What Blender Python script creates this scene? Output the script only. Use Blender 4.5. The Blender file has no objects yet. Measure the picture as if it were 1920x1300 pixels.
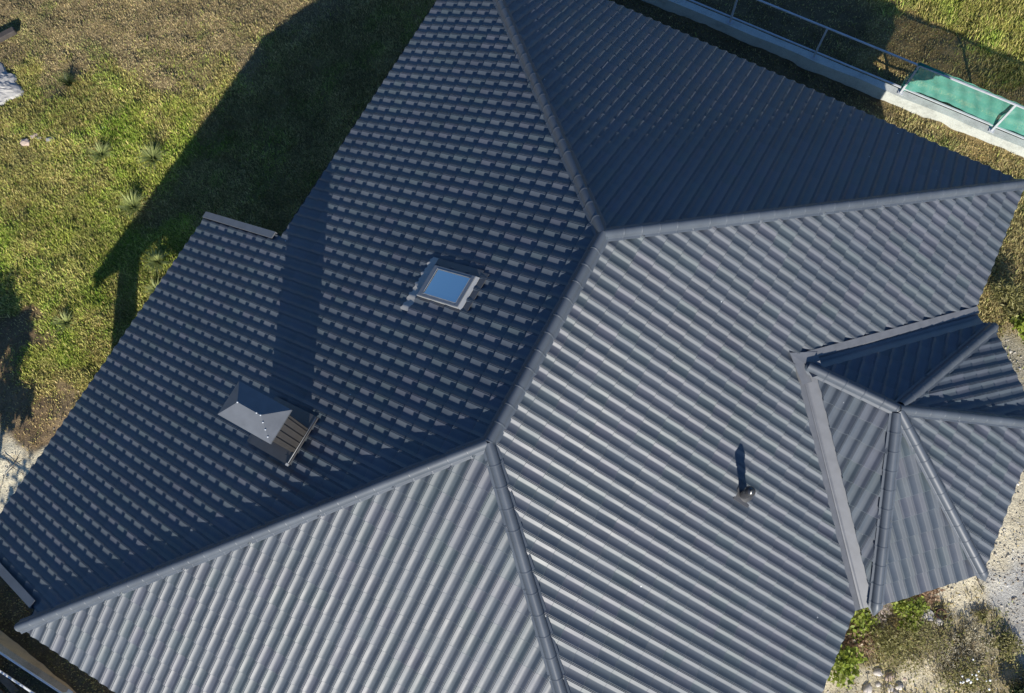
import bpy, bmesh, math, random
import numpy as np
from mathutils import Vector, Matrix, Euler

random.seed(7)
rng = np.random.default_rng(11)
SC = bpy.context.scene
COL = SC.collection

# ------------------------------------------------------------------ camera, sky, sun, exposure
cam_d = bpy.data.cameras.new("camera")
cam_d.sensor_fit = 'HORIZONTAL'
cam_d.sensor_width = 36.0
cam_d.lens = 1588.85 / 1920 * 36.0
cam_d.clip_end = 2000
cam = bpy.data.objects.new("camera", cam_d)
COL.objects.link(cam)
cam.location = (1.605, -3.067, 14.061)
cam.rotation_euler = (0.2940, 0.0390, 0.4990)
SC.camera = cam

SUN_EL, SUN_AZ = 25.7, -57.5          # elevation, direction towards the sun (degrees from +x)
world = bpy.data.worlds.new("World")
SC.world = world
world.use_nodes = True
wn = world.node_tree.nodes
wl = world.node_tree.links
sky = wn.new("ShaderNodeTexSky")
sky.sky_type = 'NISHITA'
sky.sun_disc = False
sky.sun_elevation = math.radians(SUN_EL)
sky.sun_rotation = math.radians(90 - SUN_AZ)
sky.air_density = 1.0
sky.dust_density = 0.6
sky.ozone_density = 2.0
tint = wn.new("ShaderNodeMix")
tint.data_type = 'RGBA'
tint.blend_type = 'MULTIPLY'
tint.inputs[0].default_value = 1.0
tint.inputs[7].default_value = (0.60, 0.95, 1.40, 1)
wl.new(sky.outputs[0], tint.inputs[6])
wl.new(tint.outputs[2], wn["Background"].inputs[0])
wn["Background"].inputs[1].default_value = 0.061

sun_d = bpy.data.lights.new("sun", 'SUN')
sun_d.energy = 4.6
sun_d.angle = math.radians(0.5)
sun_d.color = (1.0, 0.94, 0.85)
sun = bpy.data.objects.new("sun", sun_d)
COL.objects.link(sun)
_a, _e = math.radians(SUN_AZ), math.radians(SUN_EL)
to_sun = Vector((math.cos(_a) * math.cos(_e), math.sin(_a) * math.cos(_e), math.sin(_e)))
sun.rotation_euler = to_sun.to_track_quat('Z', 'Y').to_euler()
sun.location = to_sun * 60

SC.view_settings.view_transform = 'Standard'
SC.view_settings.look = 'None'
SC.view_settings.gamma = 1.0
SC.view_settings.exposure = 0.75
SC.cycles.max_bounces = 6

# ------------------------------------------------------------------ helpers
def mat(name, color, rough=0.6, spec=0.5, metal=0.0):
    m = bpy.data.materials.new(name)
    m.use_nodes = True
    b = m.node_tree.nodes["Principled BSDF"]
    b.inputs["Base Color"].default_value = (*color, 1)
    b.inputs["Roughness"].default_value = rough
    b.inputs["Specular IOR Level"].default_value = spec
    b.inputs["Metallic"].default_value = metal
    return m

def N(m, t):
    return m.node_tree.nodes.new(t)

def L(m, a, b):
    m.node_tree.links.new(a, b)

def noise(m, scale, detail=4, rough=0.55, coord=None):
    n = N(m, "ShaderNodeTexNoise")
    n.inputs["Scale"].default_value = scale
    n.inputs["Detail"].default_value = detail
    n.inputs["Roughness"].default_value = rough
    if coord is None:
        coord = N(m, "ShaderNodeTexCoord").outputs["Object"]
    L(m, coord, n.inputs["Vector"])
    return n

def ramp(m, src, stops):
    r = N(m, "ShaderNodeValToRGB")
    e = r.color_ramp.elements
    while len(e) < len(stops):
        e.new(0.5)
    for k, (p, c) in enumerate(stops):
        e[k].position = p
        e[k].color = (*c, 1)
    L(m, src, r.inputs[0])
    return r

def mix(m, fac, a, b, mode='MIX'):
    x = N(m, "ShaderNodeMix")
    x.data_type = 'RGBA'
    x.blend_type = mode
    for sock, val in ((x.inputs[0], fac), (x.inputs[6], a), (x.inputs[7], b)):
        if hasattr(val, "is_linked"):
            L(m, val, sock)
        elif isinstance(val, (int, float)):
            sock.default_value = val
        else:
            sock.default_value = (*val, 1)
    return x.outputs[2]

def bump(m, src, strength=0.3, dist=0.01):
    b = N(m, "ShaderNodeBump")
    b.inputs["Strength"].default_value = strength
    b.inputs["Distance"].default_value = dist
    L(m, src, b.inputs["Height"])
    L(m, b.outputs[0], m.node_tree.nodes["Principled BSDF"].inputs["Normal"])

def bsdf(m):
    return m.node_tree.nodes["Principled BSDF"]

def np_mesh(name, V, F, smooth=True, attrs=None):
    """V (n,3); F list of arrays of faces (each array (k,nv))"""
    me = bpy.data.meshes.new(name)
    V = np.asarray(V, dtype=np.float32)
    me.vertices.add(len(V))
    me.vertices.foreach_set("co", V.ravel())
    loops, starts, tot, off = [], [], [], 0
    for f in F:
        f = np.asarray(f, dtype=np.int32)
        if not len(f):
            continue
        k = f.shape[1]
        loops.append(f.ravel())
        starts.append(off + np.arange(len(f), dtype=np.int32) * k)
        off += len(f) * k
    lp = np.concatenate(loops)
    st = np.concatenate(starts)
    me.loops.add(len(lp))
    me.loops.foreach_set("vertex_index", lp)
    me.polygons.add(len(st))
    me.polygons.foreach_set("loop_start", st.astype(np.int32))
    me.update(calc_edges=True)
    if smooth:
        me.polygons.foreach_set("use_smooth", np.ones(len(st), dtype=bool))
    for an, (dom, typ, data) in (attrs or {}).items():
        a = me.attributes.new(an, typ, dom)
        a.data.foreach_set("color" if typ == 'FLOAT_COLOR' else "value", np.asarray(data, dtype=np.float32).ravel())
    me.validate()
    return me

def link(name, me, material, parent=None):
    o = bpy.data.objects.new(name, me)
    if material is not None and not me.materials:
        me.materials.append(material)
    COL.objects.link(o)
    if parent is not None:
        o.parent = parent
        # parts are modelled in world coordinates: undo the parent's own location
        o.matrix_parent_inverse = parent.matrix_world.inverted() if parent.parent is None and parent.type == 'EMPTY' else Matrix.Identity(4)
    return o

def tag(o, label, cat, group=None, kind=None):
    if label:
        o["label"] = label
    if cat:
        o["category"] = cat
    if group:
        o["group"] = group
    if kind:
        o["kind"] = kind
    return o

def thing(name, loc, label, cat, group=None):
    o = bpy.data.objects.new(name, None)
    o.empty_display_size = 0.2
    o.location = loc
    COL.objects.link(o)
    o.matrix_world = Matrix.Translation(loc)
    return tag(o, label, cat, group)

class MB:
    """collects shapes into one mesh"""
    def __init__(s):
        s.bm = bmesh.new()
    def poly(s, pts):
        vs = [s.bm.verts.new(p) for p in pts]
        return s.bm.faces.new(vs)
    def hexa(s, lo, hi):
        """lo, hi: 4 points each (same winding)"""
        a = [s.bm.verts.new(p) for p in lo]
        b = [s.bm.verts.new(p) for p in hi]
        s.bm.faces.new(a[::-1]); s.bm.faces.new(b)
        for i in range(len(a)):
            j = (i + 1) % len(a)
            s.bm.faces.new((a[i], a[j], b[j], b[i]))
    def prism(s, outline, z0, z1):
        s.hexa([(x, y, z0) for x, y in outline], [(x, y, z1) for x, y in outline])
    def box(s, c, d, ax=None):
        ax = ax or (Vector((1, 0, 0)), Vector((0, 1, 0)), Vector((0, 0, 1)))
        c = Vector(c)
        P = lambda i, j, k: c + ax[0] * (i * d[0] / 2) + ax[1] * (j * d[1] / 2) + ax[2] * (k * d[2] / 2)
        s.hexa([P(-1, -1, -1), P(1, -1, -1), P(1, 1, -1), P(-1, 1, -1)], [P(-1, -1, 1), P(1, -1, 1), P(1, 1, 1), P(-1, 1, 1)])
    def tube(s, a, b, r0, r1=None, n=10, cap=True):
        r1 = r0 if r1 is None else r1
        a, b = Vector(a), Vector(b)
        d = (b - a).normalized()
        u = d.orthogonal().normalized(); v = d.cross(u)
        A = [s.bm.verts.new(a + (u * math.cos(t) + v * math.sin(t)) * r0) for t in [2 * math.pi * k / n for k in range(n)]]
        B = [s.bm.verts.new(b + (u * math.cos(t) + v * math.sin(t)) * r1) for t in [2 * math.pi * k / n for k in range(n)]]
        for i in range(n):
            j = (i + 1) % n
            f = s.bm.faces.new((A[i], A[j], B[j], B[i])); f.smooth = True
        if cap:
            s.bm.faces.new(A[::-1]); s.bm.faces.new(B)
    def lathe(s, base, prof, n=20):
        base = Vector(base)
        rings = []
        for r, z in prof:
            if r < 1e-5:
                rings.append([s.bm.verts.new(base + Vector((0, 0, z)))])
            else:
                rings.append([s.bm.verts.new(base + Vector((r * math.cos(2 * math.pi * k / n), r * math.sin(2 * math.pi * k / n), z))) for k in range(n)])
        for a, b in zip(rings, rings[1:]):
            for i in range(n):
                j = (i + 1) % n
                if len(a) == 1 and len(b) == 1:
                    continue
                if len(a) == 1:
                    f = s.bm.faces.new((a[0], b[i], b[j]))
                elif len(b) == 1:
                    f = s.bm.faces.new((a[i], a[j], b[0]))
                else:
                    f = s.bm.faces.new((a[i], a[j], b[j], b[i]))
                f.smooth = True
    def bevel(s, w=0.01, seg=2):
        bmesh.ops.bevel(s.bm, geom=list(s.bm.edges), offset=w, segments=seg, affect='EDGES', profile=0.5)
    def build(s, name, material, parent=None):
        bmesh.ops.recalc_face_normals(s.bm, faces=s.bm.faces)
        me = bpy.data.meshes.new(name)
        s.bm.to_mesh(me); s.bm.free()
        return link(name, me, material, parent)

def vnoise(x, y, scale, seed=0):
    """smooth value noise 0..1 for arrays"""
    r = np.random.default_rng(seed)
    T = r.random((64, 64))
    u, v = x / scale + 1000.3, y / scale + 1000.7
    i, j = np.floor(u).astype(int), np.floor(v).astype(int)
    f, g = u - i, v - j
    f = f * f * (3 - 2 * f); g = g * g * (3 - 2 * g)
    t = lambda a, b: T[a % 64, b % 64]
    return (t(i, j) * (1 - f) + t(i + 1, j) * f) * (1 - g) + (t(i, j + 1) * (1 - f) + t(i + 1, j + 1) * f) * g

def ground_z(x, y):
    x = np.asarray(x, float)
    s = np.clip((x + 10) / 8, 0, 1); s = s * s * (3 - 2 * s)
    z = -4.25 + 1.17 * s + 0.03 * np.minimum(x + 10, 0) + 0.025 * np.maximum(x + 2, 0)
    k = np.clip((np.asarray(y, float) - 7.2) / 1.6, 0, 1) * np.clip((x + 9.5) / 4, 0, 1)
    k = k * k * (3 - 2 * k)
    z = z * (1 - k) + np.maximum(z, -2.93) * k
    return np.clip(z, -6.5, -1.5)

def gz(x, y):
    return float(ground_z(np.array([x]), np.array([y]))[0])

# ------------------------------------------------------------------ materials
def tile_material():
    m = mat("roof_tile_glaze", (0.07, 0.08, 0.1), 0.48, 0.42)
    at = N(m, "ShaderNodeAttribute"); at.attribute_name = "tile"
    col = ramp(m, at.outputs["Fac"], [(0.0, (0.055, 0.069, 0.086)), (0.3, (0.065, 0.077, 0.095)), (0.5, (0.061, 0.079, 0.090)), (0.75, (0.070, 0.077, 0.098)), (1.0, (0.070, 0.084, 0.098))])
    n1 = noise(m, 2.2, 5, 0.6)
    dusty = ramp(m, n1.outputs[0], [(0.35, (0.88, 0.88, 0.88)), (0.7, (1.10, 1.10, 1.09))])
    n0 = noise(m, 0.45, 6, 0.65)
    weather = ramp(m, n0.outputs[0], [(0.32, (0.86, 0.87, 0.88)), (0.5, (1.0, 1.0, 1.0)), (0.68, (1.10, 1.09, 1.07))])
    c = mix(m, 1.0, col.outputs[0], dusty.outputs[0], 'MULTIPLY')
    c = mix(m, 1.0, c, weather.outputs[0], 'MULTIPLY')
    # tiny pale droppings
    co = N(m, "ShaderNodeTexCoord")
    vo = N(m, "ShaderNodeTexVoronoi"); vo.inputs["Scale"].default_value = 2.6
    L(m, co.outputs["Object"], vo.inputs["Vector"])
    spot = ramp(m, vo.outputs["Distance"], [(0.018, (1, 1, 1)), (0.030, (0, 0, 0))])
    pick = N(m, "ShaderNodeSeparateColor"); L(m, vo.outputs["Color"], pick.inputs[0])
    gt = N(m, "ShaderNodeMath"); gt.operation = 'GREATER_THAN'; gt.inputs[1].default_value = 0.80
    L(m, pick.outputs[0], gt.inputs[0])
    mu = N(m, "ShaderNodeMath"); mu.operation = 'MULTIPLY'
    L(m, spot.outputs[0], mu.inputs[0]); L(m, gt.outputs[0], mu.inputs[1])
    c = mix(m, mu.outputs[0], c, (0.55, 0.56, 0.56))
    L(m, c, bsdf(m).inputs["Base Color"])
    n2 = noise(m, 60, 3)
    rr = ramp(m, n1.outputs[0], [(0.3, (0.44,) * 3), (0.75, (0.54,) * 3)])
    L(m, rr.outputs[0], bsdf(m).inputs["Roughness"])
    bump(m, n2.outputs[0], 0.10, 0.003)
    return m

M_TILE = tile_material()

def sheet_material(name, c, rough=0.42):
    m = mat(name, c, rough, 0.5)
    n = noise(m, 6, 4)
    r = ramp(m, n.outputs[0], [(0.3, tuple(v * 0.88 for v in c)), (0.7, tuple(v * 1.12 for v in c))])
    L(m, r.outputs[0], bsdf(m).inputs["Base Color"])
    return m

M_FLASH = sheet_material("grey_sheet_metal", (0.115, 0.12, 0.13), 0.38)
M_FLASHD = sheet_material("dark_sheet_metal", (0.06, 0.06, 0.063), 0.45)
M_CHCAP = sheet_material("pale_grey_coated_sheet", (0.100, 0.108, 0.120), 0.45)
M_CLAD = sheet_material("brown_grey_cladding", (0.046, 0.043, 0.041), 0.6)
M_LEAD = sheet_material("pale_lead_apron", (0.26, 0.26, 0.25), 0.55)
M_FRAME = sheet_material("window_cover_metal", (0.13, 0.14, 0.155), 0.35)
M_PALE = sheet_material("pale_sunlit_edge", (0.27, 0.28, 0.285), 0.4)  # paler sheet colour standing for sunlit edges
M_DECK = mat("dark_roof_underlay", (0.035, 0.033, 0.03), 0.9, 0.1)
M_SOFF = mat("brown_soffit_boards", (0.16, 0.11, 0.07), 0.7, 0.3)
M_GALV = sheet_material("galvanised_steel", (0.40, 0.42, 0.44), 0.45)
M_WHITEST = sheet_material("white_painted_steel", (0.72, 0.72, 0.70), 0.4)

def plaster():
    m = mat("pale_plaster", (0.55, 0.52, 0.46), 0.9, 0.2)
    n = noise(m, 30, 4); bump(m, n.outputs[0], 0.2, 0.005)
    return m
M_PLASTER = plaster()

def concrete(name, c):
    m = mat(name, c, 0.9, 0.2)
    n = noise(m, 3.0, 6, 0.65)
    r = ramp(m, n.outputs[0], [(0.30, tuple(v * 0.72 for v in c)), (0.48, c), (0.75, tuple(min(1, v * 1.12) for v in c))])
    n2 = noise(m, 45, 4)
    r2 = ramp(m, n2.outputs[0], [(0.35, (0.86,) * 3), (0.6, (1.04,) * 3)])
    L(m, mix(m, 1.0, r.outputs[0], r2.outputs[0], 'MULTIPLY'), bsdf(m).inputs["Base Color"])
    bump(m, n2.outputs[0], 0.35, 0.01)
    return m
M_CONC = concrete("pale_concrete", (0.44, 0.46, 0.42))
M_CONCB = concrete("weathered_concrete", (0.60, 0.42, 0.24))

def glass_material():
    m = mat("coated_window_glass", (0.02, 0.03, 0.04), 0.03, 0.5)
    b = bsdf(m)
    g = N(m, "ShaderNodeBsdfGlossy"); g.inputs["Roughness"].default_value = 0.02
    g.inputs["Color"].default_value = (0.92, 0.92, 0.86, 1)
    mx = N(m, "ShaderNodeMixShader"); mx.inputs[0].default_value = 0.50
    L(m, b.outputs[0], mx.inputs[1]); L(m, g.outputs[0], mx.inputs[2])
    L(m, mx.outputs[0], m.node_tree.nodes["Material Output"].inputs["Surface"])
    return m
M_GLASS = glass_material()

def net_material():
    m = mat("green_shade_net", (0.05, 0.26, 0.19), 0.8, 0.2)
    b = bsdf(m)
    n = noise(m, 5, 4, 0.6)
    r = ramp(m, n.outputs[0], [(0.3, (0.11, 0.38, 0.29)), (0.55, (0.14, 0.42, 0.33)), (0.78, (0.28, 0.52, 0.43))])
    L(m, r.outputs[0], b.inputs["Base Color"])
    tr = N(m, "ShaderNodeBsdfTransparent")
    tl = N(m, "ShaderNodeBsdfTranslucent"); tl.inputs[0].default_value = (0.13, 0.40, 0.31, 1)
    m1 = N(m, "ShaderNodeMixShader"); m1.inputs[0].default_value = 0.3
    L(m, b.outputs[0], m1.inputs[1]); L(m, tl.outputs[0], m1.inputs[2])
    m2 = N(m, "ShaderNodeMixShader"); m2.inputs[0].default_value = 0.27
    L(m, m1.outputs[0], m2.inputs[1]); L(m, tr.outputs[0], m2.inputs[2])
    L(m, m2.outputs[0], m.node_tree.nodes["Material Output"].inputs["Surface"])
    return m
M_NET = net_material()

def leaf_material(name, cols, rough=0.55, trans=0.35):
    m = mat(name, cols[0], rough, 0.3)
    at = N(m, "ShaderNodeAttribute"); at.attribute_name = "shade"
    k = len(cols)
    r = ramp(m, at.outputs["Fac"], [(i / max(1, k - 1), c) for i, c in enumerate(cols)])
    L(m, r.outputs[0], bsdf(m).inputs["Base Color"])
    tl = N(m, "ShaderNodeBsdfTranslucent"); L(m, r.outputs[0], tl.inputs[0])
    mx = N(m, "ShaderNodeMixShader"); mx.inputs[0].default_value = trans
    L(m, bsdf(m).outputs[0], mx.inputs[1]); L(m, tl.outputs[0], mx.inputs[2])
    L(m, mx.outputs[0], m.node_tree.nodes["Material Output"].inputs["Surface"])
    return m

def stone_material(name, c):
    m = mat(name, c, 0.85, 0.3)
    n = noise(m, 9, 5)
    r = ramp(m, n.outputs[0], [(0.3, tuple(v * 0.72 for v in c)), (0.7, tuple(min(1, v * 1.15) for v in c))])
    L(m, r.outputs[0], bsdf(m).inputs["Base Color"])
    bump(m, n.outputs[0], 0.4, 0.02)
    return m
M_STONE = stone_material("pale_river_stone", (0.50, 0.46, 0.41))
M_STONEB = stone_material("pinkish_stone", (0.42, 0.33, 0.27))
M_BARK = stone_material("grey_bark", (0.10, 0.085, 0.07))
M_CHAR = stone_material("charred_wood", (0.06, 0.052, 0.047))
M_WOOD = stone_material("pale_weathered_wood", (0.42, 0.34, 0.24))
M_WOODD = stone_material("brown_weathered_wood", (0.17, 0.13, 0.085))
M_ASH = stone_material("white_ash", (0.36, 0.35, 0.33))
M_CLAY = stone_material("brown_clay_pipe", (0.13, 0.07, 0.05))
M_GLOSSBLACK = mat("black_plastic", (0.03, 0.03, 0.032), 0.22, 0.6)

# ------------------------------------------------------------------ roof geometry (eaves near z = 0)
R1 = Vector((-0.009, 1.659, 3.120)); R2 = Vector((0.009, -1.659, 3.120))
NE = Vector((5.756, 7.386, 0)); NW = Vector((-5.712, 7.566, 0))
SE = Vector((5.942, -7.637, 0)); SW = Vector((-5.651, -7.436, 0))

class Plane:
    def __init__(s, O, A, B):
        """plane through O with the eave edge A->B; s axis along eave, t axis up the slope"""
        s.O, s.A = Vector(O), Vector(A)
        s.n = (Vector(A) - s.O).cross(Vector(B) - s.O).normalized()
        if s.n.z < 0:
            s.n.negate()
        s.s = (Vector(B) - Vector(A)).normalized()
        s.t = s.n.cross(s.s).normalized()
        if s.t.z < 0:
            s.s.negate(); s.t = s.n.cross(s.s).normalized()
    def z(s, x, y):
        return s.O.z - ((x - s.O.x) * s.n.x + (y - s.O.y) * s.n.y) / s.n.z
    def p(s, x, y, off=0.0):
        return Vector((x, y, s.z(x, y))) + s.n * off
    def st(s, P):
        d = Vector(P) - s.A
        return d.dot(s.s), d.dot(s.t)

PW = Plane(R1, NW, SW); PE = Plane(R1, NE, SE); PN = Plane(R1, NW, NE); PS = Plane(R2, SW, SE)
# bay
BA = Vector((4.935, 1.948, 1.29)); BV = Vector((3.42, 1.94, 1.29))
H1 = Vector((6.13, -0.66, 0)); H2 = Vector((7.39, 0.60, 0)); H3 = Vector((7.39, 3.29, 0)); H4 = Vector((6.17, 4.54, 0))
VN = Vector((5.86, 4.60, -0.02)); VS = Vector((5.93, -0.70, -0.02))
PBS = Plane(BA, VS, H1); PBS = Plane(BA, H1 + (BV - BA), H1)
PBSE = Plane(BA, H1, H2); PBE = Plane(BA, H2, H3); PBNE = Plane(BA, H3, H4); PBN = Plane(BA, H4 + (BV - BA), H4)
# extension (open porch roof on the west)
XNW = Vector((-7.79, 0.27, 0)); XNE = Vector((-5.70, 0.27, 0)); XSW = Vector((-7.72, -7.09, 0)); XSE = Vector((-5.64, -7.09, 0))

TP, TG = 0.2, 0.319
prof = np.array([(0.0, .0295), (.008, .0235), (.034, .0235), (.042, .0298), (.084, .0298), (.092, .0228), (.116, .0228), (.124, .0285),
                 (.17, .0243), (.22, .0195), (.28, .0138), (.34, .0088), (.40, .0047), (.46, .0018), (.53, .0), (.68, .0), (.73, .0014), (.77, .0058), (.86, .0163), (.95, .0268), (.975, .0290), (.999, .0295)])
nose = np.interp(prof[:, 0], [0, .1, .3, .55, .8, 1.0], [0, 0, .008, .013, .008, 0])

def is_eave(name, za, zb):
    return (za + zb) / 2 < 0.06 and abs(za - zb) < 0.12

def tile_slope(name, pl, polys, parent, phase=0.0, t_eave=0.008, part_label=None):
    """real tiles over convex plan polygons (lists of (x,y)) lying on plane pl"""
    me_out = bmesh.new()
    me_out.faces.layers.float.new("tile")
    for poly in polys:
        pts = np.array([pl.st(pl.p(x, y)) for x, y in poly])
        ctr = pts.mean(0)
        smin, smax = pts[:, 0].min(), pts[:, 0].max()
        tmin, tmax = pts[:, 1].min(), pts[:, 1].max()
        i0, i1 = math.floor((smin - phase) / TP) - 1, math.ceil((smax - phase) / TP) + 1
        j0, j1 = math.floor((tmin - t_eave) / TG) - 1, math.ceil((tmax - t_eave) / TG) + 1
        I, J = np.meshgrid(np.arange(i0, i1), np.arange(j0, j1), indexing='ij')
        I, J = I.ravel(), J.ravel()
        # keep tiles whose centre is within reach of the polygon
        c = np.stack([phase + (I + .5) * TP, t_eave + (J + .5) * TG], 1)
        keep = np.ones(len(c), bool)
        n = len(pts)
        area = sum(pts[k, 0] * pts[(k + 1) % n, 1] - pts[(k + 1) % n, 0] * pts[k, 1] for k in range(n))
        sg = 1 if area > 0 else -1
        for k in range(n):
            a, b = pts[k], pts[(k + 1) % n]
            e = b - a; e = e / np.hypot(*e)
            d = sg * (e[0] * (c[:, 1] - a[1]) - e[1] * (c[:, 0] - a[0]))
            za, zb = pl.z(*poly[k]), pl.z(*poly[(k + 1) % n])
            keep &= d > (0.0 if is_eave(name, za, zb) else -0.26)
        I, J, c = I[keep], J[keep], c[keep]
        m = len(I)
        ids = (I * 7919 + J * 104729) % 100003
        rnd = np.modf(np.abs(np.sin(ids * 12.9898) * 43758.5453))[0]
        rnd2 = np.modf(np.abs(np.sin(ids * 78.233 + 1.3) * 24634.6345))[0]
        rnd3 = np.modf(np.abs(np.sin(ids * 39.425 + 2.1) * 13758.77))[0]
        K = len(prof)
        lift = 0.036
        # three strips with their own vertices: lip, chamfer, tile body
        rows_t = [0.0, 0.0, 0.0, 0.010, 0.010, TG + 0.012]
        rows_z = [lift - 0.036, lift - 0.008, lift - 0.008, lift, lift, -0.001]
        V = np.zeros((m, 6, K, 3))
        for q in range(6):
            S_ = phase + (I[:, None] + prof[None, :, 0]) * TP
            T_ = t_eave + J[:, None] * TG + rows_t[q] - (nose[None, :] if q < 5 else 0) + (rnd2[:, None] - .5) * 0.008
            Z_ = rows_z[q] + prof[None, :, 1] + (rnd[:, None] - .5) * 0.004 + (rnd3[:, None] - .5) * 0.004 * (prof[None, :, 0] - .5)
            for ax_ in range(3):
                V[:, q, :, ax_] = pl.A[ax_] + S_ * pl.s[ax_] + T_ * pl.t[ax_] + Z_ * pl.n[ax_]
        idx = np.arange(m * 6 * K).reshape(m, 6, K)
        lo_, hi_ = idx[:, 0::2], idx[:, 1::2]
        F = np.stack([lo_[:, :, :-1], lo_[:, :, 1:], hi_[:, :, 1:], hi_[:, :, :-1]], -1).reshape(-1, 4)
        fa = np.repeat(rnd3, 3 * (K - 1))
        me = np_mesh("tmp", V.reshape(-1, 3), [F], True, {"tile": ('FACE', 'FLOAT', fa)})
        bm = bmesh.new(); bm.from_mesh(me)
        bpy.data.meshes.remove(me)
        for k in range(n):
            A_, B_ = Vector((*poly[k], 0)), Vector((*poly[(k + 1) % n], 0))
            e = (B_ - A_).normalized()
            pn = Vector((e.y, -e.x, 0))
            cx = sum(p[0] for p in poly) / n; cy = sum(p[1] for p in poly) / n
            if (Vector((cx, cy, 0)) - A_).dot(pn) > 0:
                pn.negate()
            # eave edges stay uncut: the tiles' own noses make the edge
            if is_eave(name, pl.z(*poly[k]), pl.z(*poly[(k + 1) % n])):
                continue
            bmesh.ops.bisect_plane(bm, geom=bm.verts[:] + bm.edges[:] + bm.faces[:], dist=1e-5, plane_co=A_, plane_no=pn, clear_outer=True)
        tmp = bpy.data.meshes.new("tmp2"); bm.to_mesh(tmp); bm.free()
        me_out.from_mesh(tmp); bpy.data.meshes.remove(tmp)
    me = bpy.data.meshes.new(name); me_out.to_mesh(me); me_out.free()
    o = link("tiled_slope", me, M_TILE, parent)
    if part_label:
        o["label"] = part_label
    return o


house = thing("house", (0, 0, -3.2), "large dark grey tiled hip roof house with chimney, skylight and polygonal bay, filling the picture", "house")

# cut lines for the valleys: shift the valley line sideways by w
def off(a, b, w):
    d = Vector((b.x - a.x, b.y - a.y, 0)).normalized()
    n = Vector((-d.y, d.x, 0))
    return a + n * w, b + n * w

def isect(a, b, c, d):
    a, b, c, d = [Vector((p[0], p[1])) for p in (a, b, c, d)]
    r, s = b - a, d - c
    k = (c - a).cross(s) / r.cross(s)
    q = a + r * k
    return (q.x, q.y)

xy = lambda v: (v.x, v.y)
VW = 0.15
# lines on the main slope side
vnA, vnB = off(BV, VN, VW)         # north valley shifted north/west
vsA, vsB = off(BV, VS, -VW)        # south valley shifted south/west
vtop = isect(vnA, vnB, vsA, vsB)
ne_, se_ = xy(NE), xy(SE)
vnE = isect(vnA, vnB, NE, SE); vsE = isect(vsA, vsB, NE, SE)
hipE = isect(vtop, (vtop[0] - 5, vtop[1]), R1, NE)
north_E = [hipE, vtop, vnE, ne_]
south_E = [xy(R1), hipE, vtop, vsE, se_, xy(R2)]
w_main = [xy(R1), xy(NW), xy(SW), xy(R2)]

# the W slope: main field without the stretch above the porch is cut at its own eave; tiles continue below it
def tile_w():
    a = isect(NW, SW, XNE, XNW); b = isect(NW, SW, XSE, XSW)
    # split the main quad by lines through the porch corners running up the slope
    ridge_a = isect(a, (a[0] + 8, a[1]), R1, R2)
    ridge_b = isect(b, (b[0] + 8, b[1]), R2, SW)
    nfield = [xy(R1), xy(NW), a, ridge_a]
    mid_hi = [ridge_a, a, xy(XNW), xy(XSW), b, ridge_b, xy(R2)]
    south = [ridge_b, b, xy(SW)]
    return nfield, mid_hi, south
nf, mh, so = tile_w()
t_porch = PW.st(PW.p(XNW.x, XNW.y))[1] - 0.03
tile_slope("W", PW, [nf, mh, so], house, 0.03, t_porch)
tile_slope("E", PE, [north_E, south_E], house, 0.06)
tile_slope("N", PN, [[xy(R1), xy(NW), xy(NE)]], house, 0.0)
tile_slope("S", PS, [[xy(R2), xy(SW), xy(SE)]], house, 0.05)

# bay slopes, cut back along the valleys
bnA, bnB = off(BV, VN, -VW); bsA, bsB = off(BV, VS, VW)
rbN = isect(bnA, bnB, BV, BA); rbS = isect(bsA, bsB, BV, BA)
enN = isect(bnA, bnB, VN, H4); enS = isect(bsA, bsB, VS, H1)
tile_slope("BN", PBN, [[rbN, xy(BA), xy(H4), enN]], house, 0.02)
tile_slope("BS", PBS, [[rbS, xy(BA), xy(H1), enS]], house, 0.09)
tile_slope("BSE", PBSE, [[xy(BA), xy(H1), xy(H2)]], house, 0.11)
tile_slope("BE", PBE, [[xy(BA), xy(H2), xy(H3)]], house, 0.04)
tile_slope("BNE", PBNE, [[xy(BA), xy(H3), xy(H4)]], house, 0.07)

# decks under the tiles (close the roof)
dk = MB()
def deck(pl, poly, d=0.018, th=0.05):
    lo = [pl.p(x, y, -d - th) for x, y in poly]; hi = [pl.p(x, y, -d) for x, y in poly]
    dk.hexa(lo, hi)
deck(PW, w_main, 0.02); deck(PN, [xy(R1), xy(NW), xy(NE)], 0.02); deck(PS, [xy(R2), xy(SE), xy(SW)], 0.02)
deck(PE, [xy(R1), xy(NE), xy(SE), xy(R2)], 0.035)
for pl, a, b in ((PBSE, H1, H2), (PBE, H2, H3), (PBNE, H3, H4)):
    deck(pl, [xy(BA), xy(a), xy(b)], 0.02)
deck(PBN, [xy(BV), xy(BA), xy(H4), xy(VN)], 0.04); deck(PBS, [xy(BV), xy(BA), xy(H1), xy(VS)], 0.04)
dk.build("roof_deck", M_DECK, house)
dx = MB(); pl = PW
poly = [xy(XNE), xy(XNW), xy(XSW), xy(XSE)]
dx.hexa([pl.p(x + .03, y, -.10) for x, y in poly], [pl.p(x + .03, y, -.022) for x, y in poly])
dx.build("porch_deck", M_SOFF, house)

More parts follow.
